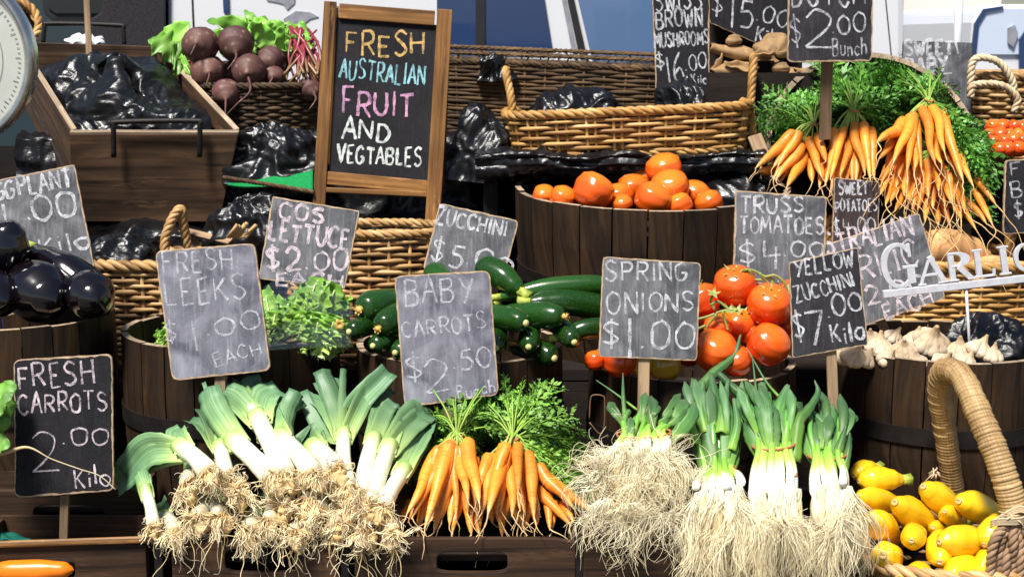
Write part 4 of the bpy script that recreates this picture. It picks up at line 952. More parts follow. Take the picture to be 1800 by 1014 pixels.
B_S = [(869, 798, 847, 903, -.02), (890, 777, 857, 906, -.04, 1.15), (900, 805, 900, 908, -.02), (911, 781, 911, 868, -.05), (927, 793, 939, 912, -.035, 1.15), (942, 822, 1048, 906, -.01, 1.05), (938, 850, 1004, 924, -.02), (884, 800, 880, 900, .02), (945, 815, 1010, 895, .02), (915, 830, 918, 920, .02), (860, 800, 838, 862, .02)]
carrot_bunch('bunch of baby carrots on the front crate, next to the leeks', (803, 766), A_S, .16, .03, .0142, [(790, 700, .3, .14, 7), (830, 705, .28, .14, 8), (745, 800, .3, .13, 8), (770, 745, .3, .13, 7), (850, 760, .26, .10, 6), (860, 730, .3, .12, 5), (760, 830, .22, .10, 4)], more=9)
carrot_bunch('bunch of baby carrots on the front crate, next to the spring onions', (901, 771), B_S, .16, .03, .0142, [(880, 700, .3, .13, 7), (925, 690, .28, .14, 9), (965, 720, .28, .14, 9), (990, 780, .26, .16, 9), (1010, 830, .2, .16, 11), (950, 770, .24, .13, 8), (1030, 870, .16, .12, 6)], more=10)
low = [(720 + i * 17 + U(-6, 6), 870 + U(-12, 14), 712 + i * 18 + U(-14, 14), 922 + U(-8, 22)) for i in range(17)]
low = [(a, b, c, d, .03 + U(-.015, .02), .9) for a, b, c, d in low]
carrot_bunch('low layer of baby carrots underneath the other two bunches', (860, 842), low, .13, .02, .014, [(1000, 870, .2, .08, 3)], nstem=2, root=.06)
# the tilted tub of carrots
C1 = [(1398, 231, 1327, 297, 0, 1.1), (1395, 253, 1360, 314), (1409, 253, 1364, 316), (1414, 270, 1383, 329, -.03, 1.12), (1419, 242, 1445, 313, -.04), (1438, 237, 1452, 285, -.02), (1364, 296, 1332, 301), (1390, 262, 1345, 305, .03), (1425, 280, 1428, 322, .02)]
C2 = [(1466, 225, 1450, 328), (1485, 223, 1459, 316, -.02), (1499, 242, 1476, 312), (1504, 215, 1521, 309, -.03), (1518, 215, 1530, 318, -.02, 1.1), (1530, 225, 1537, 316), (1495, 262, 1488, 325, .03), (1470, 265, 1462, 335, .03), (1510, 260, 1508, 335, .03), (1450, 270, 1440, 330, .03)]
C3 = [(1589, 211, 1541, 251, 0, 1.2), (1581, 237, 1544, 281), (1600, 203, 1570, 287, -.02), (1605, 197, 1594, 305, -.03), (1618, 187, 1645, 291, -.05, 1.1), (1612, 232, 1608, 299, -.01), (1637, 187, 1661, 270, -.04), (1656, 195, 1694, 322, -.05, 1.25), (1637, 235, 1656, 289, -.02), (1665, 230, 1712, 330, -.02), (1690, 277, 1752, 362, .0), (1700, 300, 1746, 398, -.03), (1578, 255, 1550, 320, .01), (1590, 270, 1575, 330, .01)]
C4 = [(1642, 280, 1650, 338), (1655, 285, 1672, 356, -.01), (1680, 300, 1696, 375, -.02), (1672, 320, 1717, 406, -.03), (1625, 300, 1613, 370, -.02), (1640, 330, 1626, 391, -.03), (1605, 310, 1597, 359, -.01), (1596, 320, 1573, 372, -.03), (1588, 300, 1565, 356, -.02), (1665, 350, 1690, 386), (1565, 290, 1547, 343, -.01), (1575, 300, 1556, 362, .01), (1690, 335, 1735, 395, .01), (1645, 345, 1650, 395, .02), (1615, 340, 1600, 390, .02), (1630, 280, 1632, 350, .02)]
R3 = .0155
carrot_bunch('bunch of large carrots on the long basket side of the tilted tub', (1430, 220), C1, 1.20, 1.10, R3, [(1400, 200, 1.3, 0.163, 12), (1390, 220, 1.24, 0.125, 7), (1420, 180, 1.34, 0.163, 12)], carrot_leaf_dk, .05, more=5)
carrot_bunch('middle bunch of large carrots in the tilted tub', (1500, 196), C2, 1.20, 1.05, R3 * .95, [(1450, 130, 1.42, .2, 12), (1500, 95, 1.5, .2, 14), (1575, 105, 1.5, .2, 14), (1470, 140, 1.38, 0.195, 18), (1520, 110, 1.44, 0.208, 23), (1560, 130, 1.42, 0.208, 20), (1490, 170, 1.34, 0.182, 13), (1550, 185, 1.34, 0.169, 15)], carrot_leaf_dk, .07, more=6)
carrot_bunch('big top bunch of large carrots fanning over the edge of the tilted tub', (1632, 178), C3, 1.18, 1.02, R3, [(1600, 150, 1.36, 0.182, 15), (1660, 160, 1.34, 0.169, 10), (1690, 220, 1.2, 0.169, 13), (1710, 260, 1.12, 0.195, 18), (1725, 310, 1.1, 0.182, 15), (1560, 110, 1.45, 0.182, 10), (1590, 120, 1.42, 0.156, 9)], carrot_leaf_dk, .11, more=12)
carrot_bunch('lower bunch of large carrots with long roots over the sweet potatoes', (1640, 268), C4, 1.14, 1.0, R3 * .95, [(1725, 330, 1.12, .13, 8), (1735, 380, 1.12, .12, 6)], carrot_leaf_dk, .16, more=14)

# ------------------------------------------------------------------ leeks
def rootlets(m, o, d, n, L, spread=.5, grav=.5, rad=.0008, disc=.014, curl=.55, steps=10, rnd=.3, fq=38., coh=.05):
    x, y = ortho(d); seed0 = U(0, 50)
    for k in range(n):
        a, q = U(0, 6.283), math.sqrt(rng.random()); v = (d + (x * math.cos(a) + y * math.sin(a)) * q * spread * 2).normalized(); sd = V((U(0, 1) * coh * 20, seed0, 0))
        p = o + (x * math.cos(a) + y * math.sin(a)) * q * disc; pts = [p]; l = L * U(.45, 1.2); g_ = grav * U(.5, 1.4); r_ = rng.random()
        for i in range(steps):
            v = (v + V((U(-1, 1), U(-1, .8), U(-1, 1))) * curl * rnd + NZ.noise_vector(p * fq + sd) * curl * 1.9 + V((0, 0, -g_ * .3))).normalized(); p = p + v * l / steps; pts.append(p)
        rr = rad * U(.7, 1.4); m.tube(pts, lambda i, a_: rr * (1 - .5 * i / steps), 3, cap=False, r=r_)
LK = 'leeks piled on the front crate'
def leek(label, base, neck, r, leaves, Yb=.02, Yn=.13, nroot=90, L=.075, rootdir=None):
    a, b = at(*base, base[2] if len(base) > 2 else Yb) if len(base) == 2 else at(*base), at(*neck, Yn) if len(neck) == 2 else at(*neck)
    r = r * .88 * sc(.05); t = thing('leek', label, 'leek', tuple(a), LK); d = (b - a)
    m = MB(); pts = cr([a, a.lerp(b, .5) + V((U(-.004, .004), 0, .004)), b, b + d.normalized() * .02], 5); k = len(pts) - 1
    m.tube(pts, lambda i, an: r * (1.12 - .2 * min(1, i / k * 3) + .12 * max(0, i / k - .6)) * (.8 if i == 0 else 1) * (1 + .03 * math.cos(3 * an)), 16); m.build('shaft', leek_m, t)
    ex_ = [(q[0] + U(-16, 16), q[1] + U(4, 22), q[2] + .012, q[3] * U(.6, .9)) for q in leaves if q[3] > 24] + [(q[0] + U(-26, 26), q[1] + U(14, 40), q[2] + .02, q[3] * U(.45, .7)) for q in leaves if q[3] > 34]
    for q in list(leaves) + ex_:
        x, y, Y, w = q[:4]; e = at(x, y, Y); w *= sc(.1); o = b - d.normalized() * .012; mid = q[4] if len(q) > 4 else None
        pm = at(*mid) if mid else o.lerp(e, .5) + d.normalized() * .035
        ps = cr([o, pm, e], 8); k = len(ps) - 1; nn = CAM_DIR(o) + V((U(-.3, .3), 0, U(-.1, .4)))
        m = MB(); m.strip(ps, [lerp(r * 1.1, w * .56, min(1, i / k * 1.8)) * (1 - .35 * max(0, i / k - .6)) * U(.96, 1.04) for i in range(k + 1)], nn, fold=U(-.5, .6), r=rng.random(), cs=6, wav=.09)
        m.build('leaf', leek_leaf, t, solid=.0012)
    m = MB(); dn = rootdir or (-d.normalized() * .7 + V((0, -.55, -.25))); rootlets(m, a, dn.normalized(), int(nroot * 1.5), L * .85, .7, .8, .00105, r * .85, .8, 14, .2, 60., .06)
    if rootdir: rootlets(m, a + V((0, -.02, -.03)), V((U(-.3, .3), -.3, -1)).normalized(), 6, L * 1.4, .4, .9, .0009, r * .8, .5, 14, .2, 40., .1)
    m.build('roots', leek_root, t)
    m = MB(); dn = dn.normalized(); e = a + dn * L * .62 + V((0, .012, -.006)); body(m, [a + dn * .002, a.lerp(e, .5) + V((0, .004, 0)), e], [(0, .35), (.1, .7), (.35, 1), (.7, .85), (1, .2)], r * .92, 16, .8, k=18); m.build('root_tangle', root_mat_m, t)
    return t
leek('leek bent over at the end of the pile with its wide leaf lying sideways', (368, 832, .0), (322, 788, .08), 20, [(218, 838, .14, 62, (262, 792, .11)), (322, 752, .16, 34)], nroot=110)
leek('leek with two narrow leaves rising behind the end leek', (398, 838, .02), (388, 790, .10), 17, [(332, 738, .24, 26), (352, 718, .26, 22), (410, 745, .22, 30)], nroot=120)
leek('leek whose single flat leaf leans under the leek board', (482, 842, .0), (416, 778, .09), 22, [(366, 682, .22, 46), (358, 672, .24, 8)], nroot=110)
leek('leek with two broad leaves parting in a v', (505, 838, .0), (455, 738, .15), 21, [(392, 688, .25, 42), (492, 684, .25, 52), (440, 690, .28, 40)], nroot=110)
leek('leek standing up behind the pile below the leek board', (470, 760, .12), (438, 706, .22), 15, [(418, 672, .28, 26), (460, 668, .29, 34), (446, 674, .3, 22)], nroot=10)
leek('leek with one yellow green leaf bending over to the back', (552, 836, .0), (496, 772, .10), 21, [(522, 688, .22, 32, (504, 726, .18)), (486, 716, .22, 36)], nroot=100)
leek('short leek with a frilly cut top', (592, 828, .02), (556, 790, .09), 22, [(536, 768, .14, 52), (570, 772, .14, 44)], nroot=90)
leek('tall leek with three upright leaves like a fork', (612, 858, .0), (604, 768, .13), 16, [(566, 650, .28, 36, (588, 706, .22)), (604, 648, .3, 13), (684, 652, .29, 42, (624, 716, .22)), (530, 688, .27, 26, (566, 756, .2))], nroot=120)
leek('leek lying close beside the fork shaped leek', (636, 872, .0), (655, 778, .13), 18, [(692, 706, .24, 28), (672, 716, .25, 34)], nroot=110)
leek('leek with one very broad ribbed leaf next to the carrots', (648, 888, -.01), (682, 790, .11), 19, [(752, 722, .24, 56), (700, 722, .26, 34)], nroot=110)
leek('leek with a dark green leaf touching the carrot bunch', (672, 892, -.01), (706, 832, .07), 18, [(752, 742, .22, 36), (724, 770, .2, 24)], nroot=110)
leek('leek with a bright green neck dangling off the end of the crate', (270, 925, -.02), (258, 868, .03), 13, [(244, 838, .09, 24), (262, 846, .08, 16)], nroot=70, L=.05)
lw_ = [(330, 850, 'left below the bent leek'), (350, 905, 'lowest, over the black upright bar'), (420, 862, 'with a white stump end'), (440, 928, 'hanging low in front of the hand slot'), (500, 885, 'in the middle of the root mass'), (545, 880, 'with a cut white tip pointing out'), (520, 935, 'above the end of the hand slot'), (590, 918, 'hanging beside the upright bar'), (640, 935, 'lowest next to the carrots'), (690, 932, 'tucked under the carrot tips'), (310, 930, 'resting on the crate corner'), (610, 885, 'under the fork shaped leek'), (388, 905, 'between the stump and the end leek'), (474, 912, 'hanging over the hand slot'), (562, 892, 'under the short frilly leek')]
for x, y, w in lw_:
    Yb = -.045 + .05 * (960 - y) / 110
    leek('lower leek seen root end first, ' + w.replace('left ', ''), (x, y, Yb), (x + U(-25, 15), y - 22, Yb + .15), U(15, 19), [(x + U(-30, 20), y - 50, Yb + .26, 30)], nroot=120, L=.075, rootdir=V((U(-.3, .3), -.65, -.75)))

# ------------------------------------------------------------------ spring onions
def onion_bunch(label, tie, base, top, nst, wb, wt, wtop, Yt=.12, Yb=-.02, Ytop=.26, nroot=330, rootL=.11, flip=False, extra=(), curly=False):
    T = at(*tie, Yt); t = thing('spring_onion_bunch', label, 'spring onions', tuple(T), 'tied bunches of spring onions'); Bc = at(*base, Yb); Tp = at(*top, Ytop); s = sc(.1)
    for k in range(nst):
        f = (k + .5) / nst * 2 - 1; lay = (k % 3) * .012
        b = Bc + V((f * wb * s + U(-.008, .008), lay, U(-.016, .022))); c = T + V((f * wt * s, lay * .8 - .006, U(-.004, .004))); e = Tp + V((f * wtop * s + U(-.01, .01), lay + U(-.02, .02), U(-.02, .02)))
        m = MB(); ps = cr([b, b.lerp(c, .5) + V((f * .006, -.006, 0)), c, c.lerp(e, .55) + V((f * .008, -.008, .004)), e], 6); n_ = len(ps) - 1; r0 = U(.0082, .0118)
        m.tube(ps, lambda i, a: r0 * (1.12 - .22 * min(1, i / n_ * 4)) * (1 - .25 * i / n_) * (.7 if i == 0 else 1), 10, sq=.85); m.build('stalk', onion_m, t)
    m = MB()
    for k in range(int(nst * 1.2)):
        f = U(-1, 1); o = T.lerp(Tp, U(.1, .6)) + V((f * wt * s, U(-.016, .01), 0)); e = Tp + V((f * wtop * 1.5 * s + U(-.03, .03), U(-.03, .06), U(-.015, .05)))
        ps = cr([o, o.lerp(e, .5) + V((f * .006, -.014, .010)), e], 6); n_ = len(ps) - 1; w = U(.008, .016)
        m.strip(ps, [w * (.45 + .55 * min(1, i / n_ / .65)) * min(1, (1.02 - i / n_) / .22) * U(.9, 1.1) + .0003 for i in range(n_ + 1)], CAM_DIR(o) + V((U(-.35, .35), 0, U(-.1, .3))), fold=U(-.3, .3), r=rng.random(), cs=4, wav=.12)
    for k in range(7 if not curly else 3):                        # broad outer leaves wrapping the upper part of the bunch
        f = (k + .5) / 7 * 2 - 1 if not curly else U(-1, 1); o = T + V((f * wt * s * 1.05, -.016 + abs(f) * .008, U(-.03, -.005))); e = Tp + V((f * wtop * 1.6 * s + U(-.015, .015), U(-.02, .03), U(-.02, .03)))
        ps = cr([o, o.lerp(e, .35) + V((f * .012, -.014, .004)), o.lerp(e, .7) + V((f * .014, -.016, .006)), e], 6); n_ = len(ps) - 1; w = U(.012, .019)
        m.strip(ps, [w * (.35 + .65 * min(1, i / n_ / .4)) * min(1, (1.02 - i / n_) / .3) * U(.9, 1.1) + .0003 for i in range(n_ + 1)], CAM_DIR(o) + V((f * .5, 0, .1)), fold=U(-.35, -.1), r=rng.random(), cs=6, wav=.1)
    for pix in extra:
        ps = cr([at(*q[:3]) for q in pix], 8); n_ = len(ps) - 1; w0, w1 = pix[0][3], pix[-1][3]
        m.strip(ps, [max(.0006, lerp(w0, w1, (i / n_) ** 1.6) * s * .5 * U(.92, 1.08)) for i in range(n_ + 1)], CAM_DIR(ps[0]) + V((U(-.3, .3), 0, .2)), fold=-.7, r=rng.random(), cs=6, wav=.06)
    m.build('leaves', onion_leaf, t, solid=.0008)
    for dz in (0,):
        m = MB(); m.tube([T + V((wt * s * 1.22 * math.cos(a), .031 * math.sin(a) + .004, dz + .004 * math.sin(a + 1))) for a in [i * .3 for i in range(22)]], .0024, 6); m.build('rubber_band', band_m, t)
        if not flip: break
    m = MB()
    for k in range(nst):
        f = (k + .5) / nst * 2 - 1; o = Bc + V((f * wb * s, (k % 3) * .012, U(-.008, .008)))
        rootlets(m, o + V((0, 0, .01)), V((-f * .1 + U(-.12, .12) if not curly else f * .35, -.5, -1)).normalized(), int(nroot * 3.4) // nst, rootL * (1.3 if curly else 1.6), .28 if curly else .13, .8 if curly else 1.1, .00064, .008, .5 if curly else .3, 18, .14, 24., .04)
    m.build('roots', onion_root, t)
    m = MB()
    for k in range(nst):
        f = (k + .5) / nst * 2 - 1; o = Bc + V((f * wb * s, .004 + (k % 3) * .012, 0)); e = o + V((-f * .012 + U(-.01, .01), -.02, -rootL * U(.6, 1.15)))
        body(m, [o + V((0, 0, .004)), o.lerp(e, .5) + V((U(-.006, .006), -.008, 0)), e], [(0, .5), (.15, .9), (.4, 1), (.8, .7), (1, .2)], .0125, 10, .6, k=14)
    m.build('root_tangle', onion_mat_m, t); return t
onion_bunch('spring onion bunch with a huge tangle of pale roots next to the carrots', (1132, 762), (1128, 800), (1150, 728), 9, 52, 40, 46, .10, .02, .18, 250, .10, curly=True, extra=[[(1150, 770, .14, 30), (1195, 728, .22, 42), (1250, 660, .3, 34), (1290, 625, .36, 14), (1302, 588, .38, 3)], [(1100, 740, .2, 10), (1096, 700, .24, 5), (1095, 655, .3, 1.5)], [(1120, 720, .24, 4), (1080, 690, .28, 3), (1048, 668, .3, 1)]])
T_ = B['spring_onion_bunch']; m = MB()
for k in range(11):
    o = at(1050 + k * 15 + U(-8, 8), 812 + U(-14, 26), .02 + U(-.02, .02)); rootlets(m, o, V((U(-.5, .2), -.8, U(-.7, .1))).normalized(), 70, .15, .7, .7, .00066, .016, .65, 16, .15, 26., .05)
for k in range(8):
    o = at(1055 + k * 16 + U(-8, 8), 890 + U(-14, 20), -.03 + U(-.02, .02)); rootlets(m, o, V((U(-.6, .2), -.6, -.6)).normalized(), 80, .12, .6, .8, .00066, .016, .6, 14, .15, 26., .05)
m.build('loose_roots', onion_root, T_)
onion_bunch('upright spring onion bunch with one red band and a full green top', (1262, 824), (1264, 868), (1250, 705), 9, 40, 27, 30, .13, -.045, .27, 420, .12, extra=[[(1222, 780, .16, 22), (1212, 735, .2, 24), (1220, 690, .26, 6)], [(1240, 760, .18, 26), (1232, 715, .22, 28), (1236, 668, .28, 6)], [(1268, 760, .17, 28), (1272, 715, .22, 26), (1280, 668, .28, 5)], [(1285, 790, .15, 18), (1296, 745, .19, 22), (1290, 700, .24, 6)], [(1255, 750, .19, 30), (1256, 700, .24, 30), (1250, 655, .3, 8)]])
onion_bunch('spring onion bunch with two bands and wide split leaves', (1360, 782), (1364, 874), (1355, 705), 8, 44, 32, 32, .14, -.045, .25, 420, .12, flip=True, extra=[[(1340, 760, .17, 34), (1344, 715, .22, 40), (1338, 672, .27, 14)], [(1362, 760, .165, 34), (1368, 715, .21, 38), (1384, 676, .27, 10)], [(1330, 765, .18, 26), (1312, 725, .22, 34), (1296, 700, .26, 16)], [(1395, 810, .12, 26), (1404, 740, .17, 26), (1420, 720, .2, 22), (1438, 690, .24, 9), (1432, 668, .26, 2)], [(1350, 712, .22, 24), (1300, 690, .27, 20), (1262, 655, .3, 10)], [(1372, 700, .25, 5), (1345, 668, .3, 4), (1312, 610, .36, 1.5)], [(1330, 700, .25, 5), (1326, 660, .3, 4), (1322, 624, .33, 1)]])
m = MB(); TT2 = at(1370, 838, .03)
m.tube([TT2 + V((.031 * math.cos(a) + .004, .02 * math.sin(a), .006 * math.cos(a))) for a in [i * .3 for i in range(22)]], .0021, 6); m.build('rubber_band', band_m, B['spring_onion_bunch.002'])
onion_bunch('spring onion bunch at the end of the row beside the yellow squash', (1455, 800), (1464, 866), (1446, 735), 8, 32, 28, 30, .13, -.045, .24, 360, .115, extra=[[(1470, 800, .13, 18), (1480, 770, .15, 14), (1487, 748, .16, 3)], [(1482, 830, .1, 16), (1492, 790, .13, 12), (1494, 760, .14, 2)], [(1470, 790, .15, 22), (1448, 745, .2, 20), (1425, 722, .23, 10)]])

def at1(px, py, Y): return at(px, py, Y - .065)
# ------------------------------------------------------------------ tomatoes
def tomato(mb, c, r, axis, rr): body(mb, [c - axis * r * .97, c, c + axis * r * .97], TOM, r * 1.03, 26, .06, 5, .013, rr, 22)
def vax(): return V((U(-.5, .5), -.2 + U(-.5, .3), 1 + U(-.3, .2))).normalized() * -1
def calyx(m, c, d, r):
    x, y = ortho(d)
    for k in range(5):
        a = k * 1.257 + U(-.2, .2); e = x * math.cos(a) + y * math.sin(a); m.strip(cr([c, c + e * r * .5 + d * .002, c + e * r * U(.8, 1.1) + d * U(.002, .012)], 4), [.0035, .004, .004, .0035, .0035, .003, .002, .001, .0006], d, r=.4)
UT = [(1042, 341, 33, .86, 0, 'big orange red tomato at the front of the large tub'), (1168, 304, 30, 1.02, 0, 'topmost orange red tomato of the large tub'), (1178, 336, 32, .92, 0, 'orange red tomato just under the topmost one'), (1113, 337, 27, 1.0, 1, 'orange tomato behind the two front ones'), (1147, 356, 31, .84, 2, 'yellowest orange tomato at the tub rim'), (1220, 347, 23, .97, 1, 'tomato leaning on the black bag in the tub'), (1085, 354, 25, .93, 2, 'tomato half hidden behind the big front one'), (989, 353, 20, .90, 1, 'small glossy tomato beside the big front one'), (957, 349, 18, .96, 1, 'tomato farthest round the tub wall'), (1247, 362, 21, .86, 2, 'low orange tomato by the truss tomatoes board'), (1094, 364, 16, .86, 2, 'tomato peeking over the rim between two front ones'), (1195, 366, 20, .84, 1, 'tomato low at the rim beside the yellowest one'), (1130, 318, 20, 1.12, 0, 'tomato at the back of the heap in shade')]
for px, py, r, Y, kd, lb in UT:
    Y += .06; m = MB(); c = at(px, py - 3, Y); tomato(m, c, r * (1.06 if r > 25 else 1.18) * sc(Y), vax(), rng.random()); m.build('tomato', tomato_orange, label=lb, cat='tomato', group='loose tomatoes in the large tub')
TR = [((1293, 504, 37, .60), (1352, 537, 38, .54), (1387, 512, 19, .64), (1388, 574, 22, .58)), ((1236, 529, 31, .60), (1298, 573, 31, .56), (1264, 576, 26, .54), (1250, 560, 22, .62)), ((1257, 618, 38, .47), (1350, 607, 37, .47), (1296, 636, 27, .45), (1170, 645, 28, .46), (1320, 590, 24, .55)), ((1046, 634, 19, .50), (1089, 638, 28, .46), (1130, 640, 24, .47), (1210, 620, 26, .52), (1200, 590, 26, .6))]
TL = ['red truss tomatoes on the vine at the top of the heap', 'red truss tomatoes with a curling green vine in the middle', 'large truss tomatoes at the front rim with one still yellow', 'truss tomatoes low behind the spring onions board']
for tr, lb in zip(TR, TL):
    c0 = at1(*tr[0][:2], tr[0][3]); t = thing('tomato_truss', lb, 'tomatoes', tuple(c0), 'trusses of red tomatoes')
    for px, py, r, Y in tr:
        c = at1(px, py, Y); ax = vax(); m = MB(); tomato(m, c, r * sc(Y), ax, rng.random()); tomato_ = m.build('tomato', tomato_yel if px in (1170, 1130) else tomato_m, t)
        if rng.random() < .55: m = MB(); calyx(m, c - ax * r * .88 * sc(Y), -ax, r * sc(Y) * .6); m.tube([c - ax * r * .85 * sc(Y), c - ax * r * 1.1 * sc(Y)], .002, 6); m.build('calyx', vine_m, t, solid=.0008)
VN = [[(1308, 476), (1316, 474), (1330, 478), (1345, 486), (1362, 484), (1378, 496), (1384, 512)], [(1335, 480), (1352, 498), (1366, 506)], [(1345, 486), (1360, 494), (1352, 512)], [(1318, 474), (1324, 490), (1340, 492)]]
V2 = [[(1222, 562), (1245, 556), (1265, 548), (1286, 544), (1296, 546)], [(1248, 536), (1262, 530), (1274, 538), (1284, 546)], [(1248, 530), (1254, 516)], [(1260, 552), (1244, 572), (1238, 588)], [(1270, 548), (1274, 562), (1280, 582)], [(1222, 580), (1240, 572)], [(1256, 545), (1250, 530)]]
for vs, nm, Y in ((VN, 'tomato_truss', .575), (V2, 'tomato_truss.001', .50)):
    m = MB()
    for q in vs: m.tube(cr([at1(x, y, Y - .006 + .004 * math.sin(i)) for i, (x, y) in enumerate(q)], 5), .0032, 7)
    for q in vs[:3]: calyx(m, at1(*q[-1], Y - .008), V((0, -.6, .8)), .018)
    m.build('vine', vine_m, B[nm])
# small tomatoes at the edge
for k in range(24):
    i, j = k % 6, k // 6; px = 1738 + i * 17 + (j % 2) * 8 + U(-3, 3); py = 262 - j * 13 + U(-3, 3); Y = 1.16 + j * .05; m = MB(); c = at(px, py, Y)
    if px < 1738: continue
    tomato(m, c, U(10, 15) * sc(Y), vax(), rng.random()); m.build('tomato', rng.choice([tomato_m, tomato_m, tomato_m, tomato_orange]), label='small red tomato in the shallow basket at the edge of the stall', cat='tomato', group='small tomatoes in the shallow basket')

# ------------------------------------------------------------------ zucchini
def zucchini(label, head, tail, r, star=False, Yh=.5, Yt=.62, mid=None):
    a = at1(*head, Yh); b = at1(*tail, Yt); d = (b - a).normalized(); rr = r * sc(Yh); m = MB()
    mp = a.lerp(b, .5) + V((0, 0, .010)); body(m, [a, mp, b], ZU_P, rr, 20, .04, 5, .012)
    o = m.build('zucchini', zuc_m, label=label, cat='zucchini', group='zucchini heaped in the tub', org=a)
    m = MB()
    if star:
        x, y = ortho(d)
        for k in range(7): an = k * .9; e = x * math.cos(an) + y * math.sin(an); m.strip([a - d * .002, a - d * .006 + e * rr * .24, a - d * .008 + e * rr * .34], [.002, .003, .0006], -d, r=.5)
        m.tube([a + d * .004, a - d * .008], [rr * .24, rr * .2], 10); m.build('blossom_end', zuc_flower, o)
    else: m.tube([a + d * .004, a - d * .001, a - d * .004], [rr * .3, rr * .28, rr * .2], 10); m.build('blossom_end', zuc_end, o)
    m = MB(); m.tube([b - d * .004, b + d * .012, b + d * .028], [rr * .45, rr * .36, rr * .42], 6); m.build('stem', squash_stem, o)
zucchini('zucchini with a dried star blossom, topmost beside the lettuce', (633, 544), (730, 538), 29, True, .50, .66)
zucchini('bright green zucchini under the baby carrots board', (666, 577), (740, 545), 25, True, .45, .60)
zucchini('small dark zucchini next to the yellow flower', (613, 583), (690, 575), 19, False, .46, .60)
zucchini('dark zucchini with a pale tip, lowest near the lettuce', (655, 608), (720, 600), 19, False, .44, .58)
zucchini('dark zucchini half under the baby carrots board edge', (694, 620), (760, 606), 19, False, .43, .57)
zucchini('zucchini standing up across the zucchini board', (842, 468), (915, 512), 24, False, .66, .58)
zucchini('long slim grey green zucchini at the back of the heap', (1080, 500), (880, 522), 18, False, .62, .60)
zucchini('lighter green zucchini with a yellow blossom end in the middle', (992, 556), (850, 566), 24, True, .46, .58)
zucchini('wide zucchini ending beside the spring onions board', (1085, 548), (930, 532), 24, False, .60, .56)
zucchini('zucchini with a round pale tip above the shadow', (925, 568), (830, 560), 22, False, .43, .56)
zucchini('zucchini low beside the spring onions board', (1085, 578), (985, 592), 19, False, .52, .50)
zucchini('dark zucchini with a pale dot end low at the back', (1010, 602), (960, 560), 20, False, .44, .6)
zucchini('dark zucchini with a pale dot end low in the middle', (929, 610), (935, 575), 20, False, .43, .6)
zucchini('dark zucchini just clear of the baby carrots board', (872, 612), (880, 578), 19, False, .42, .58)
zucchini('zucchini lying hidden behind the baby carrots board', (770, 540), (860, 536), 28, False, .52, .62)
zucchini('second zucchini lying hidden behind the baby carrots board', (790, 590), (850, 560), 26, False, .46, .6)
zucchini('zucchini at the back under the zucchini board', (756, 474), (800, 530), 22, False, .72, .62)
zucchini('dark zucchini in the shadow beneath the pale tipped ones', (975, 630), (900, 610), 22, False, .46, .58)
m = MB(); c = at1(597, 570, .42)
for k in range(6): a = k * 1.047; e = V((math.cos(a), -.1, math.sin(a))); m.strip([c, c + e * .007 + V((0, -.003, 0)), c + e * .014], [.003, .005, .0008], V((0, -1, 0)), r=.5)
m.build('zucchini_flower', zuc_flower, label='small yellow star flower between lettuce and zucchini', cat='flower', solid=.001)

# ------------------------------------------------------------------ yellow squash
QS = [((1508, 846), (1586, 843), 25, .20, .22, 1, 'long yellow squash with a green stem at the top of the heap'), ((1500, 836), (1540, 822), 22, .24, .30, 0, 'rounded yellow squash behind the long stemmed one'), ((1506, 872), (1590, 892), 23, .14, .24, 0, 'yellow squash lying under the long stemmed one'), ((1572, 882), (1650, 940), 31, .10, .22, 0, 'large yellow squash in the middle of the heap'),
      ((1622, 854), (1692, 914), 29, .14, .22, 0, 'yellow squash leaning up near the wrapped handle'), ((1684, 880), (1762, 914), 30, .10, .20, 0, 'yellow squash touching the wrapped handle'), ((1660, 898), (1690, 930), 21, .10, .22, 0, 'small squash peeking between two leaning ones'), ((1530, 912), (1572, 950), 32, .04, .18, 0, 'big round squash beside the onion roots'),
      ((1602, 950), (1612, 938), 25, -.01, .14, 0, 'small round squash seen end on in the middle'), ((1552, 976), (1570, 990), 32, -.02, .14, 0, 'round squash near the basket rim'), ((1652, 988), (1652, 940), 30, -.02, .12, 0, 'squash with a pale scar pointing down in the middle'), ((1650, 952), (1742, 952), 31, .0, .06, 0, 'egg shaped squash lying sideways'),
      ((1730, 958), (1762, 910), 27, -.01, .06, 0, 'shiny squash against the braided tassel'), ((1504, 905), (1520, 930), 22, .08, .2, 0, 'squash squeezed behind the big round one'), ((1503, 950), (1530, 965), 19, .02, .16, 0, 'small squash under the onion roots'), ((1618, 1010), (1612, 1016), 27, -.05, .1, 0, 'brownish squash at the lower edge'),
      ((1672, 1010), (1720, 1000), 33, -.06, .06, 0, 'large squash at the lower edge'), ((1722, 1010), (1750, 965), 26, -.05, .04, 0, 'narrow squash beside the tassel at the lower edge'), ((1640, 926), (1660, 950), 20, .1, .22, 0, 'shaded squash deep in the heap'), ((1580, 1014), (1600, 1040), 26, -.04, .1, 0, 'squash mostly below the basket rim'), ((1700, 985), (1750, 1000), 24, .0, .14, 0, 'squash under the egg shaped one')]
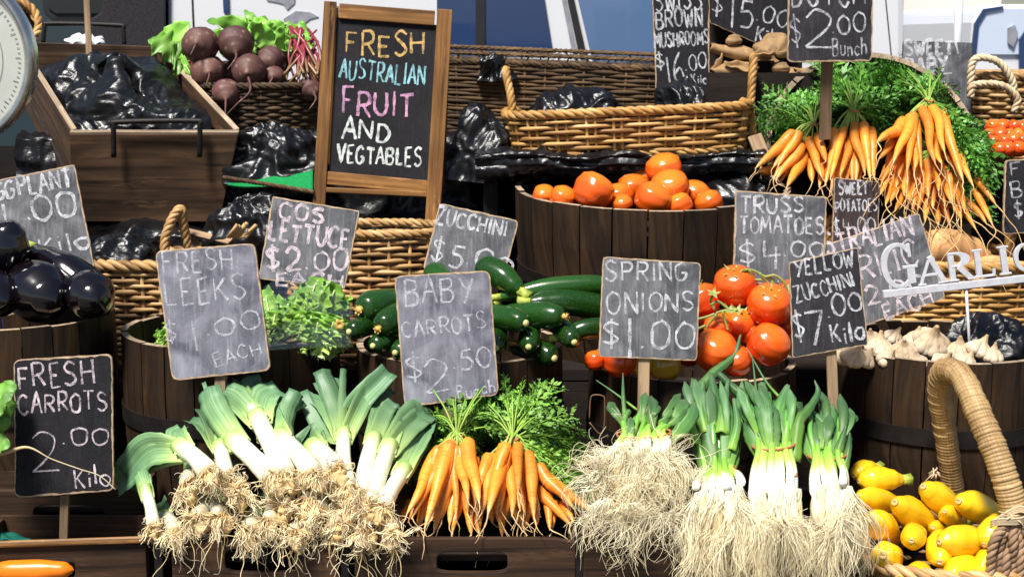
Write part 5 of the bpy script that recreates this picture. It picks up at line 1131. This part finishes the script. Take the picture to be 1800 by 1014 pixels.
for h_, t_, r, Yh, Yt, stm, lb in QS:
    a, b = at(*h_, Yh), at(*t_, Yt); d = (b - a).normalized(); rr = r * sc(Yh)
    if (b - a).length < rr * 2.6: b = a + d * rr * 2.6
    m = MB(); body(m, [a, a.lerp(b, .5) + V((0, 0, .004)), b], SQ_P, rr * U(.88, .97), 24, .10, 5, .022)
    o = m.build('yellow_squash', squash_m, label=lb, cat='squash', group='yellow squash in the low basket', org=a)
    m = MB(); m.tube([a + d * .003, a - d * .0006, a + d * .0005], [rr * .24, rr * .2, rr * .08], 12); m.build('blossom_scar', squash_end, o)
    m = MB(); m.tube([b - d * .003, b + d * .006, b + d * .020], lambda i, an: rr * (.36, .34, .42)[i] * (1 + .12 * math.cos(5 * an)), 15); m.build('stem', squash_stem, o)

# ------------------------------------------------------------------ eggplants
for h_, t_, r, Yh, Yt, lb in [((20, 400), (-10, 500), 40, .58, .60, 'eggplant standing blunt end up at the back of the heap'), ((186, 540), (50, 440), 42, .58, .66, 'long eggplant lying diagonally across the heap'), ((92, 528), (30, 500), 54, .48, .62, 'biggest round eggplant at the front with a small scar'), ((168, 528), (140, 510), 43, .46, .6, 'eggplant pointing outward at the end of the heap'), ((6, 530), (-60, 500), 46, .46, .6, 'eggplant cut by the edge of the picture')]:
    a, b = at1(*h_, Yh), at1(*t_, Yt); d = (b - a).normalized(); rr = r * sc(Yh)
    if (b - a).length < rr * 3: b = a + d * rr * 3
    m = MB(); body(m, [a - d * rr * .3, a.lerp(b, .5) + V((0, 0, .006)), b], EG_P, rr, 24, .05); o = m.build('eggplant', eggplant_m, label=lb, cat='eggplant', group='eggplants in the tub', org=a)
    m = MB(); m.tube([b - d * .012, b + d * .004, b + d * .03], [rr * .5, rr * .42, rr * .2], 8); m.build('stem_cap', squash_stem, o)

# ------------------------------------------------------------------ garlic, sweet potatoes, mushrooms
for px, py, r, Y, lb in [(1502, 628, 27, .46, 'garlic bulb nearest the yellow zucchini stake'), (1545, 612, 27, .52, 'garlic bulb standing behind the first one'), (1590, 618, 25, .50, 'medium garlic bulb in the middle'), (1637, 603, 36, .55, 'largest garlic bulb with open papery cloves'), (1686, 620, 27, .54, 'garlic bulb against the metal rod'), (1722, 616, 26, .52, 'garlic bulb by the black bag'), (1660, 640, 24, .45, 'garlic bulb low at the rim under the largest'), (1560, 634, 22, .46, 'small garlic bulb low at the rim'), (1612, 640, 22, .45, 'garlic bulb half hidden by the rim'), (1572, 596, 20, .62, 'garlic bulb at the back of the tub'), (1480, 630, 22, .50, 'garlic bulb at the near wall of the tub'), (1522, 634, 22, .47, 'garlic bulb low between the first two'), (1610, 600, 24, .58, 'garlic bulb behind the largest one'), (1700, 640, 22, .47, 'garlic bulb low at the foot of the rod'), (1530, 598, 20, .62, 'garlic bulb behind the second one'), (1745, 628, 22, .5, 'garlic bulb in front of the black bag')]:
    c = at1(px, py - 4, Y + .03); rr = r * .86 * sc(Y); ax = V((U(-.5, .5), -.35 + U(-.4, .2), 1)).normalized(); m = MB()
    body(m, [c - ax * rr * .8, c, c + ax * rr * 1.25], [(0, .05), (.03, .5), (.2, .95), (.4, 1), (.62, .72), (.8, .3), (.93, .16), (1, .12)], rr, 32, .06, 8, .06, k=24)
    o = m.build('garlic_bulb', garlic_m, label=lb, cat='garlic', group='garlic bulbs in the tub')
    x, y = ortho(ax)
    m = MB()
    for k in range(7):
        an = k * .9 + U(-.2, .2); e = x * math.cos(an) + y * math.sin(an); q = c + e * rr * .62 - ax * rr * .1
        body(m, [q - ax * rr * .55 - e * rr * .1, q + e * rr * .12, q + ax * rr * .75 - e * rr * .3], [(0, .1), (.2, .8), (.45, 1), (.8, .45), (1, .05)], rr * .40, 10, .05, k=12)
    m.build('cloves', garlic_m, o)
for a_, b_, r, Y, lb in [((1598, 440), (1742, 452), 36, 1.03, 'fat sweet potato on top beside the rose chalk board'), ((1690, 484), (1800, 466), 20, 1.0, 'slim sweet potato behind the silver letters'), ((1560, 470), (1640, 490), 30, 1.06, 'sweet potato hidden under the fat one'), ((1720, 490), (1820, 500), 26, 1.1, 'sweet potato at the back of its basket')]:
    a, b = at(*a_, Y), at(*b_, Y + .04); m = MB(); body(m, [a, a.lerp(b, .5) + V((0, 0, .01)), b], [(0, .05), (.04, .45), (.2, .9), (.45, 1), (.75, .8), (.95, .35), (1, .08)], r * sc(Y), 20, .16, 3, .03); m.build('sweet_potato', potato_m, label=lb, cat='sweet potato', group='sweet potatoes in the basket')
MSB = [(1290, 70, 14, 'cap', 'round pale mushroom cap sticking up under the slanted board'), (1285, 96, 40, 'roll', 'rolled brown mushroom lying under the slanted board'), (1290, 128, 38, 'roll', 'orange brown mushroom lying lower in the heap'), (1362, 92, 32, 'fan', 'fan shaped mushroom against the two dollar board'), (1372, 118, 16, 'cap', 'small mushroom with a thin stalk'), (1262, 156, 34, 'roll', 'pale mushroom behind the basket handle'), (1345, 165, 28, 'fan', 'brown mushroom cup beside the basket handle'), (1390, 140, 22, 'fan', 'small split mushroom near the carrot tub'), (1305, 158, 26, 'fan', 'cup shaped mushroom below the twisted handle'), (1420, 128, 22, 'roll', 'dark mushroom under the two dollar board')]
for px, py, r, kd, lb in MSB:
    Y = 1.48 + U(-.03, .03); c = at(px, py, Y); rr = r * sc(Y); m = MB()
    if kd == 'cap':
        body(m, [c - V((0, 0, rr * .6)), c, c + V((0, 0, rr * .7))], [(0, .5), (.1, .95), (.4, 1), (.8, .7), (1, .05)], rr, 18, .12); m.tube([c - V((0, 0, rr * .5)), c + V((.004, 0, -rr * 1.7))], [rr * .32, rr * .4], 10)
    elif kd == 'roll':
        ph = U(0, 6); tl = U(-.25, .25)
        def fan(u, v):
            an = lerp(-.3, 3.3, v) + .3 * math.sin(u * 5 + ph); q = rr * (.42 + .10 * math.sin(u * 7 + ph) + .06 * math.sin(an * 4)); x = (u * 2 - 1) * rr * (1 + .12 * math.sin(an * 3 + ph)); return c + V((x, -q * math.cos(an) * .9, q * math.sin(an) * .8 - x * tl))
        m.grid(fan, 26, 16)
    else:
        ph = U(0, 6)
        def fan(u, v):
            an = 6.283 * u; q = rr * v * (1 + .18 * math.sin(an * 3 + ph)); return c + V((q * math.cos(an), -.012 + .03 * v * v, q * .62 * math.sin(an) + .35 * rr * v * v + .06 * rr * math.sin(an * 5 + ph)))
        m.grid(fan, 40, 8)
    m.build('mushroom', mush_m, label=lb, cat='mushroom', group='brown mushrooms behind the long basket', solid=.005 if kd != 'cap' else 0)
for k in range(26):
    Y = 1.44 + U(0, .12); px = U(1258, 1436); py = U(88, 172); c = at(px, py, Y); rr = U(14, 26) * sc(Y); ph = U(0, 6); m = MB(); ti = Matrix.Rotation(U(-1, 1), 3, 'Y') @ Matrix.Rotation(U(-.8, .8), 3, 'X')
    def cup(u, v):
        an = 6.283 * u; q = rr * v * (1 + .2 * math.sin(an * 3 + ph)); return c + ti @ V((q * math.cos(an), .5 * q * math.sin(an), .5 * rr * v * v + .08 * rr * math.sin(an * 5 + ph) * v))
    m.grid(cup, 30, 6); m.build('mushroom', mush_m, label='small dried brown mushroom in the heap behind the long basket handle', cat='mushroom', group='small mushrooms in the heap', solid=.004)
m = MB(); p0, p1 = at(1246, 150, 1.40), at(1440, 150, 1.40); zt_, z0_ = p0.z + .035, 1.118; xm, hw = (p0.x + p1.x) / 2, (p1.x - p0.x) / 2
for c_, hx, hy, hz in ((V((xm, 1.40, 0)), hw, .006, 0), (V((xm, 1.66, 0)), hw, .006, .10), (V((xm - hw + .006, 1.53, 0)), .006, .123, 0), (V((xm + hw - .006, 1.53, 0)), .006, .123, 0)):
    h_ = (zt_ - z0_) / 2 + hz; m.box(V((c_.x, c_.y, z0_ + h_)), V((hx, 0, 0)), V((0, hy, 0)), V((0, 0, h_)))
m.box(V((xm, 1.53, zt_ - .05)), V((hw - .013, 0, 0)), V((0, .123, 0)), V((0, 0, .004)))
m.build('mushroom_box', wood_dark, smooth=False, label='dark open tray holding the brown mushrooms', cat='tray')

# ------------------------------------------------------------------ beetroots with leaves
for px, py, r, Y, lb in [(351, 79, 32, 1.24, 'dark beetroot on top of the heap beside the trough'), (414, 79, 32, 1.26, 'top beetroot with a scarred side'), (366, 126, 30, 1.24, 'shaded beetroot under the top pair'), (437, 126, 30, 1.20, 'beetroot with a long thin tail hanging over the rim'), (474, 108, 27, 1.30, 'reddish beetroot at the back of the heap'), (481, 136, 20, 1.24, 'small pale beetroot beside the tailed one'), (398, 165, 25, 1.17, 'flat beetroot resting at the rim by the trough'), (546, 158, 22, 1.22, 'beetroot partly behind the easel'), (400, 130, 22, 1.32, 'dark beetroot deep between the others'), (500, 170, 24, 1.28, 'beetroot low inside the woven tub')]:
    Y += .27; c = at(px, py, Y); rr = r * sc(Y); ax = V((U(-.4, .4), -.7, U(-.4, .1))).normalized(); m = MB()
    body(m, [c - ax * rr * .9, c, c + ax * rr * .95], [(0, .25), (.03, .5), (.15, .86), (.4, 1), (.7, .85), (.9, .45), (.97, .18), (1, .1)], rr, 20, .09); o = m.build('beetroot', beet_m, label=lb, cat='beetroot', group='beetroots in the woven tub')
    tail = [c + ax * rr * .85, c + ax * rr * 1.2 + V((0, 0, -.01)), c + ax * rr * 1.5 + V((U(-.03, .0), -.01, -.035))]
    if px == 437: tail = [c + ax * rr * .6, at(440, 160, 1.40), at(418, 182, 1.38), at(396, 204, 1.375)]
    m = MB(); m.tube(cr(tail, 5), lambda i, a: .0055 * (1 - i / (len(cr(tail, 5))) * .85), 7); m.build('tail', beet_m, o)
def leafy(name, label, o, spots, mat, stem, w=.05, cat='beet leaves', ln=None):
    t = thing(name, label, cat, tuple(o)); m = MB(); ms = MB()
    for px, py, Y, wd, up in spots:
        e = at(px, py, Y); d = e - o; s = o + d * .35; ms.tube(cr([o + V((U(-.02, .02), U(-.01, .01), 0)), o.lerp(s, .6) + V((0, -.01, .012)), s + V((0, 0, .004))], 5), lambda i, a: .0042, 7)
        ps = cr([s, s.lerp(e, .5) + V((U(-.01, .01), U(-.02, .01), .02 * up)), e], 8); k = len(ps) - 1
        ww = wd * sc(Y) * .5; m.strip(ps, [ww * math.sin(math.pi * (.12 + .85 * (i / k) ** .8)) ** .7 * U(.8, 1.15) for i in range(k + 1)], V((U(-.6, .6), -.8, U(.2, 1))), fold=U(-.5, .3), r=rng.random(), cs=10, wav=.3)
    m.build('leaf_blades', mat, t, solid=.001); ms.build('stalks', stem, t); return t
o = at(500, 125, 1.63)
sp = [(U(350, 555), U(35, 110), 1.63 + U(-.08, .12), U(28, 54), U(.5, 1.6)) for k in range(46)] + [(380 + k * 14, 52 - 12 * math.sin(k * .35) + U(-6, 10), 1.69, U(34, 56), 1) for k in range(13)] + [(430, 18, 1.69, 24, 1), (345, 62, 1.67, 44, 1)]
leafy('beet_greens', 'bright green beet leaves fanned behind the beetroots', o, sp, beet_leaf, beet_stem)
o = at(345, 120, 1.60)
leafy('beet_greens', 'pale green crinkled leaf hanging between trough and beetroots', o, [(268, 66, 1.62, 60, 1), (285, 60, 1.66, 70, 1), (300, 100, 1.56, 60, .5), (322, 120, 1.54, 44, .3)], beet_leaf, beet_stem)
m = MB(); TS = thing('beet_stalks', 'bundle of red beet stalks beside the easel', 'beet stalks', tuple(at(540, 110, 1.5)))
for k in range(30):
    a = at(520 + U(-14, 40), 60 + U(-14, 40), 1.6 + U(-.04, .06)); b = at(520 + U(-24, 50), 135 + U(-14, 20), 1.48 + U(-.02, .06)); m.tube(cr([a, a.lerp(b, .5) + V((U(-.02, .02), -.015, .01)), b], 6), U(.0028, .0058), 7)
m.build('stalk_bundle', beet_stem, TS)

# leaves and tap root at the frame's edge in front of the carrots board
o = at(-70, 790, .02)
LT = leafy('root_vegetable', 'leafy root vegetable at the edge with a long thin tap root', o, [(26, 672, .06, 56, .5), (28, 708, .05, 60, .4), (20, 740, .03, 50, .3), (18, 782, .0, 46, .2), (-10, 690, .08, 60, .6), (22, 690, .02, 40, .2)], carrot_leaf, carrot_stem, cat='root vegetable')
m = MB(); m.tube(cr([at(-70, 800, .02), at(0, 797, .02), at(48, 786, .03), (at(90, 806, .03)), at(140, 824, .03), at(175, 836, .035), at(203, 860, .04)], 8), lambda i, a: lerp(.007, .0011, min(1, i / 22)), 8); m.build('tap_root', leek_root, LT)
m = MB(); a, b = at(-30, 1003, -.03), at(130, 1001, -.03)
body(m, [a, a.lerp(b, .5), b], [(0, .05), (.06, .6), (.3, .95), (.6, 1), (.9, .75), (.97, .4), (1, .05)], 20 * sc(.03), 20, .05); m.build('squash_root', orange_skin, label='fat orange root lying inside the low crate behind its hand slot', cat='vegetable')

# ------------------------------------------------------------------ cos lettuce
def lettuce(label, c, d, L, w, n, clear=()):
    t = thing('cos_lettuce', label, 'lettuce', tuple(c), 'bagged cos lettuces'); x, y = ortho(d); m = MB()
    for k in range(n):
        a = k * 2.4; q = .25 + .75 * (k / n); e = (x * math.cos(a) + y * math.sin(a)); s = c + e * w * .12 * q; tip = c + d * L * U(.75, 1.05) + e * w * (.25 + .5 * q) * U(.8, 1.2)
        ps = cr([s, s.lerp(tip, .5) + e * w * .22 * q, tip + e * w * .18 * q * U(-.5, 1)], 14); kk = len(ps) - 1
        m.strip(ps, [w * .36 * (.3 + .75 * math.sin(math.pi * (.1 + .82 * i / kk))) * U(.75, 1.25) for i in range(kk + 1)], e + d * .2 + V((U(-.4, .4), U(-.4, .4), U(-.4, .4))), fold=.35, r=rng.random(), cs=12, wav=.34)
        m.strip([q_ - (e * .0 - d * 0) + e * .0015 for q_ in ps[:-3]], [w * .055 * (1 - .7 * i / kk) for i in range(kk - 2)], e, r=.6, t0=0, t1=.2, cs=2)
    m.build('leaves', lettuce_m, t, solid=.001); return t
for (px, py, Y), (tx_, ty_, Yt), lb in [((505, 640, .46), (500, 540, .62), 'cos lettuce nearest the leek board'), ((535, 625, .48), (572, 520, .62), 'tallest cos lettuce leaning towards the zucchini'), ((500, 630, .44), (520, 556, .5), 'cos lettuce at the front rim of its tub'), ((470, 650, .5), (475, 560, .6), 'cos lettuce half behind the leek board'), ((556, 625, .46), (572, 556, .5), 'cos lettuce beside the yellow star flower'), ((330, 650, .6), (320, 580, .7), 'cos lettuce low in the tub behind the leek board')]:
    c = at1(px, py, Y + .07); e = at1(tx_, ty_, Yt + .05); lettuce(lb, c, (e - c).normalized(), (e - c).length * 1.05, .085, 40)
def m_film():
    g = G('clear_film', .08, .5); a = g.noise(g.obj(), 22.0, 4, .6, 1.2); bp = g.bump(a, 1.0, .02)
    tr = g.n('BsdfTransparent'); gl = g.n('BsdfGlossy', {'Roughness': .08, 'Normal': bp}); fr = g.n('Fresnel', {'IOR': 1.5, 'Normal': bp})
    mx = g.n('MixShader', {0: g.math('MULTIPLY_ADD', fr, .4, .0), 1: tr, 2: gl}); g.nt.links.new(mx, g.nt.nodes['Material Output'].inputs[0]); return g.m
film = m_film(); m = MB()
def fl(u, v):
    x = lerp(462, 618, u); y = lerp(612, 470 + 50 * abs(u - .35) * 2, v); q = at1(x, y, lerp(.395, .60, v ** .8)); return q + NZ.noise_vector(q * 16) * .012
m.grid(fl, 50, 40); m.build('clear_bag', film, label='clear plastic bag with black print round the lettuces', cat='plastic bag')
m = MB()
for q in ([(474, 588), (480, 578)], [(476, 604), (482, 592)], [(484, 582), (488, 576)], [(497, 600), (510, 591), (524, 588)], [(522, 606), (530, 604), (540, 606)]):
    ps = [at1(x, y, lerp(.395, .60, ((612 - y) / 142) ** .8) - .012) for x, y in q]; m.tube(cr(ps, 4), .0028, 6, sq=.3)
m.build('bag_print', ink, B['clear_bag'])
# ================================================================== VANS BEHIND THE STALL
def m_paint(nm, col, rough=.25):
    g = G(nm, rough, .5); a = g.noise(g.obj(), 2.0, 4); return g.end(g.mix(a, col, tuple(x * .9 for x in col)), **{'Coat Weight': .6, 'Coat Roughness': .05})
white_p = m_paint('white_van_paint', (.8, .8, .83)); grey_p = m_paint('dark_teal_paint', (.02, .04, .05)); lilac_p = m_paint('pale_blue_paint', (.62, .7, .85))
def m_glass(nm, col):
    g = G(nm, .05, .6); o = g.obj(); a = g.noise(g.mapv(o, (1.2, 1, .4)), 1.0, 3); return g.end(g.mix(a, col, tuple(x * .55 for x in col)))
glass_b = m_glass('dark_blue_glass', (.03, .065, .17)); glass_l = m_glass('light_blue_glass', (.14, .24, .44)); glass_k = m_glass('black_glass', (.015, .02, .028))
rubber = m_plain('black_rubber', (.012, .012, .014), .6); seat_m = m_plain('dark_seat_mesh', (.03, .026, .03), .8, .2, 0, .5, 160, .4); grey_trim = m_plain('grey_trim', (.3, .3, .34), .5)
pink_w = m_plain('pale_pink_panel', (.72, .56, .5), .7, .2, 0, .06, 3); red_m = m_plain('red_plastic', (.55, .02, .05), .4)
YV = 3.0
def prism(m, poly, Y, dy, bev=0):
    """outline in picture spots at depth Y pushed back by dy"""
    q = [at(x, y, Y) for x, y in poly]; k = len(q); b = len(m.v)
    for p in q: m.add(p, 0, .5)
    for p in q: m.add(p + V((0, dy, 0)), 0, .5)
    m.face(*[b + i for i in range(k)]); m.face(*[b + k + i for i in range(k - 1, -1, -1)])
    for i in range(k): j = (i + 1) % k; m.face(b + j, b + i, b + k + i, b + k + j)
def part(par, nm, poly, Y, dy, mat, bevel=0.):
    m = MB(); prism(m, poly, Y, dy); return m.build(nm, mat, par, smooth=False, bevel=bevel)
def wheel(par, x, Y, r=.33):
    m = MB(); prf = [(.19, -.02), (.28, -.03), (r, .0), (r + .004, .1), (r, .2), (.2, .2)]; N = 40
    for k in range(N):
        a = 2 * math.pi * k / N
        for q, y in prf: m.add(V((x + q * math.cos(a), Y + y, .334 + q * math.sin(a))))
    n = len(prf)
    for k in range(N):
        for j in range(n - 1): m.face(k * n + j, k * n + j + 1, (k + 1) % N * n + j + 1, (k + 1) % N * n + j)
    w = m.build('wheel', rubber, par); m = MB(); m.tube([V((x, Y - .01, .334)), V((x, Y + .1, .334))], [.19, .2], 24); m.build('hub_cap', grey_trim, w)
VA = thing('delivery_van', 'white delivery van with blue tinted side windows parked behind the stall', 'van', (at(900, 300, YV).x, YV + .9, 0))
zb = .32
def low(x): return (x, 507 + FOC * math.tan(math.atan((CAM.z - zb) / (YV + 2.75)) - PITCH))
bd_ = at(292, 300, YV).x; be_ = at(1592, 300, YV).x
part(VA, 'body', [(292, -70), (1592, -70), low(1592), low(292)], YV, 1.85, white_p, .03)
part(VA, 'window', [(768, -60), (948, -60), (972, 92), (768, 92)], YV - .012, .010, glass_b)
part(VA, 'pillar', [(836, -60), (852, -60), (852, 92), (836, 92)], YV - .022, .009, rubber)
part(VA, 'windscreen', [(1002, -60), (1240, -60), (1240, 110), (1042, 110)], YV - .012, .010, glass_l)
part(VA, 'window_seal', [(985, -60), (996, -60), (1030, 92), (1017, 92)], YV - .022, .02, rubber)
part(VA, 'trim_strip', [(976, -60), (983, -60), (1014, 92), (1006, 92)], YV - .020, .018, grey_trim)
part(VA, 'door_gap', [(334, -60), (337, -60), (344, 110), (341, 110)], YV - .003, .002, rubber)
part(VA, 'door_gap', [(1550, -60), (1552, -60), (1568, 100), (1566, 100)], YV - .003, .002, rubber)
part(VA, 'pillar', [(388, -60), (399, -60), (402, 24), (393, 24)], YV - .012, .010, glass_b)
for poly in ([(455, -20), (520, -20), (518, 6), (505, 18), (498, 8), (488, 5), (470, 2)], [(520, 20), (545, 22), (560, 30), (545, 34), (530, 46), (505, 44), (498, 34)]): part(VA, 'side_graphic', poly, YV - .004, .003, grey_trim)
part(VA, 'sill_trim', [low(300), low(1585), (1585, low(0)[1] - 26), (300, low(0)[1] - 26)], YV - .02, .019, rubber)
for x in (bd_ + .6, be_ - .6): wheel(VA, x, YV - .03)
VB = thing('dark_van', 'dark teal van with its black seat back showing behind the trough', 'van', (at(100, 300, 2.8).x, 3.6, 0))
part(VB, 'body', [(-260, -70), (286, -70), low(286), low(-260)], 3.02, 1.7, grey_p, .03)
part(VB, 'window', [(80, -60), (205, -60), (200, 18), (180, 24), (98, 24), (84, 14)], 3.004, .012, glass_k)
m = MB(); prism(m, [(72, -60), (212, -60), (206, 24), (186, 32), (92, 32), (76, 20)], 3.012, .006); m.build('window_seal', rubber, VB, smooth=False)
part(VB, 'seat_back', [(188, -60), (286, -60), (286, 130), (120, 130), (150, 40), (178, 22)], 2.98, .022, seat_m, .006)
part(VB, 'door_edge', [(278, -60), (290, -60), (290, 120), (278, 120)], 2.965, .014, rubber, .004)
for x in (at(-200, 300, 3).x, at(180, 300, 3).x): wheel(VB, x, 2.99)
VC = thing('parked_car', 'pale blue white car gleaming behind the willow basket', 'car', (at(1800, 200, 3.6).x, 4.2, 0))
def low2(x, Y): return (x, 507 + FOC * math.tan(math.atan((CAM.z - .3) / (Y + 2.75)) - PITCH))
part(VC, 'body', [(1706, 110), (1712, 40), (1728, 14), (1760, 8), (2100, 8), (2250, 110), low2(2250, 3.6), low2(1700, 3.6)], 3.6, 1.6, white_p, .03)
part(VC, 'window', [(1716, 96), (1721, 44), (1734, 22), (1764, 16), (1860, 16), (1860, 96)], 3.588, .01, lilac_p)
part(VC, 'window_seal', [(1708, 96), (1714, 42), (1730, 16), (1764, 11), (1764, 16), (1734, 22), (1721, 44), (1716, 96)], 3.580, .018, glass_b)
part(VC, 'headrest', [(1772, 50), (1784, 44), (1790, 60), (1782, 84), (1772, 76)], 3.576, .011, grey_trim)
part(VC, 'pillar', [(1792, 70), (1812, 40), (1812, 120), (1792, 120)], 3.575, .012, glass_b)
for x in (at(1780, 300, 3.6).x, at(2150, 300, 3.6).x): wheel(VC, x, 3.57)
KI = thing('market_kiosk', 'pale pink kiosk wall with a red counter farther back', 'kiosk', (at(1640, 200, 5.2).x, 5.6, 0))
part(KI, 'wall', [(1570, -80), (1760, -80), (1760, low2(0, 5.2)[1] + 30), (1570, low2(0, 5.2)[1] + 30)], 5.2, .9, pink_w)
part(KI, 'counter', [(1596, 60), (1690, 62), (1690, 72), (1596, 70)], 5.05, .149, red_m)
for k in range(3): part(KI, 'red_cup', [(1630 + k * 20, 62), (1640 + k * 20, 62), (1639 + k * 20, 78), (1631 + k * 20, 78)], 5.0, .04, red_m)
m = MB(); a, b = at(1690, -90, 3.2), at(1683, 75, 3.2); m.tube([V((b.x, b.y, 0)), b, a], .017, 14); m.build('awning_pole', white_p, label='white pole standing behind the sweet baby board', cat='pole')
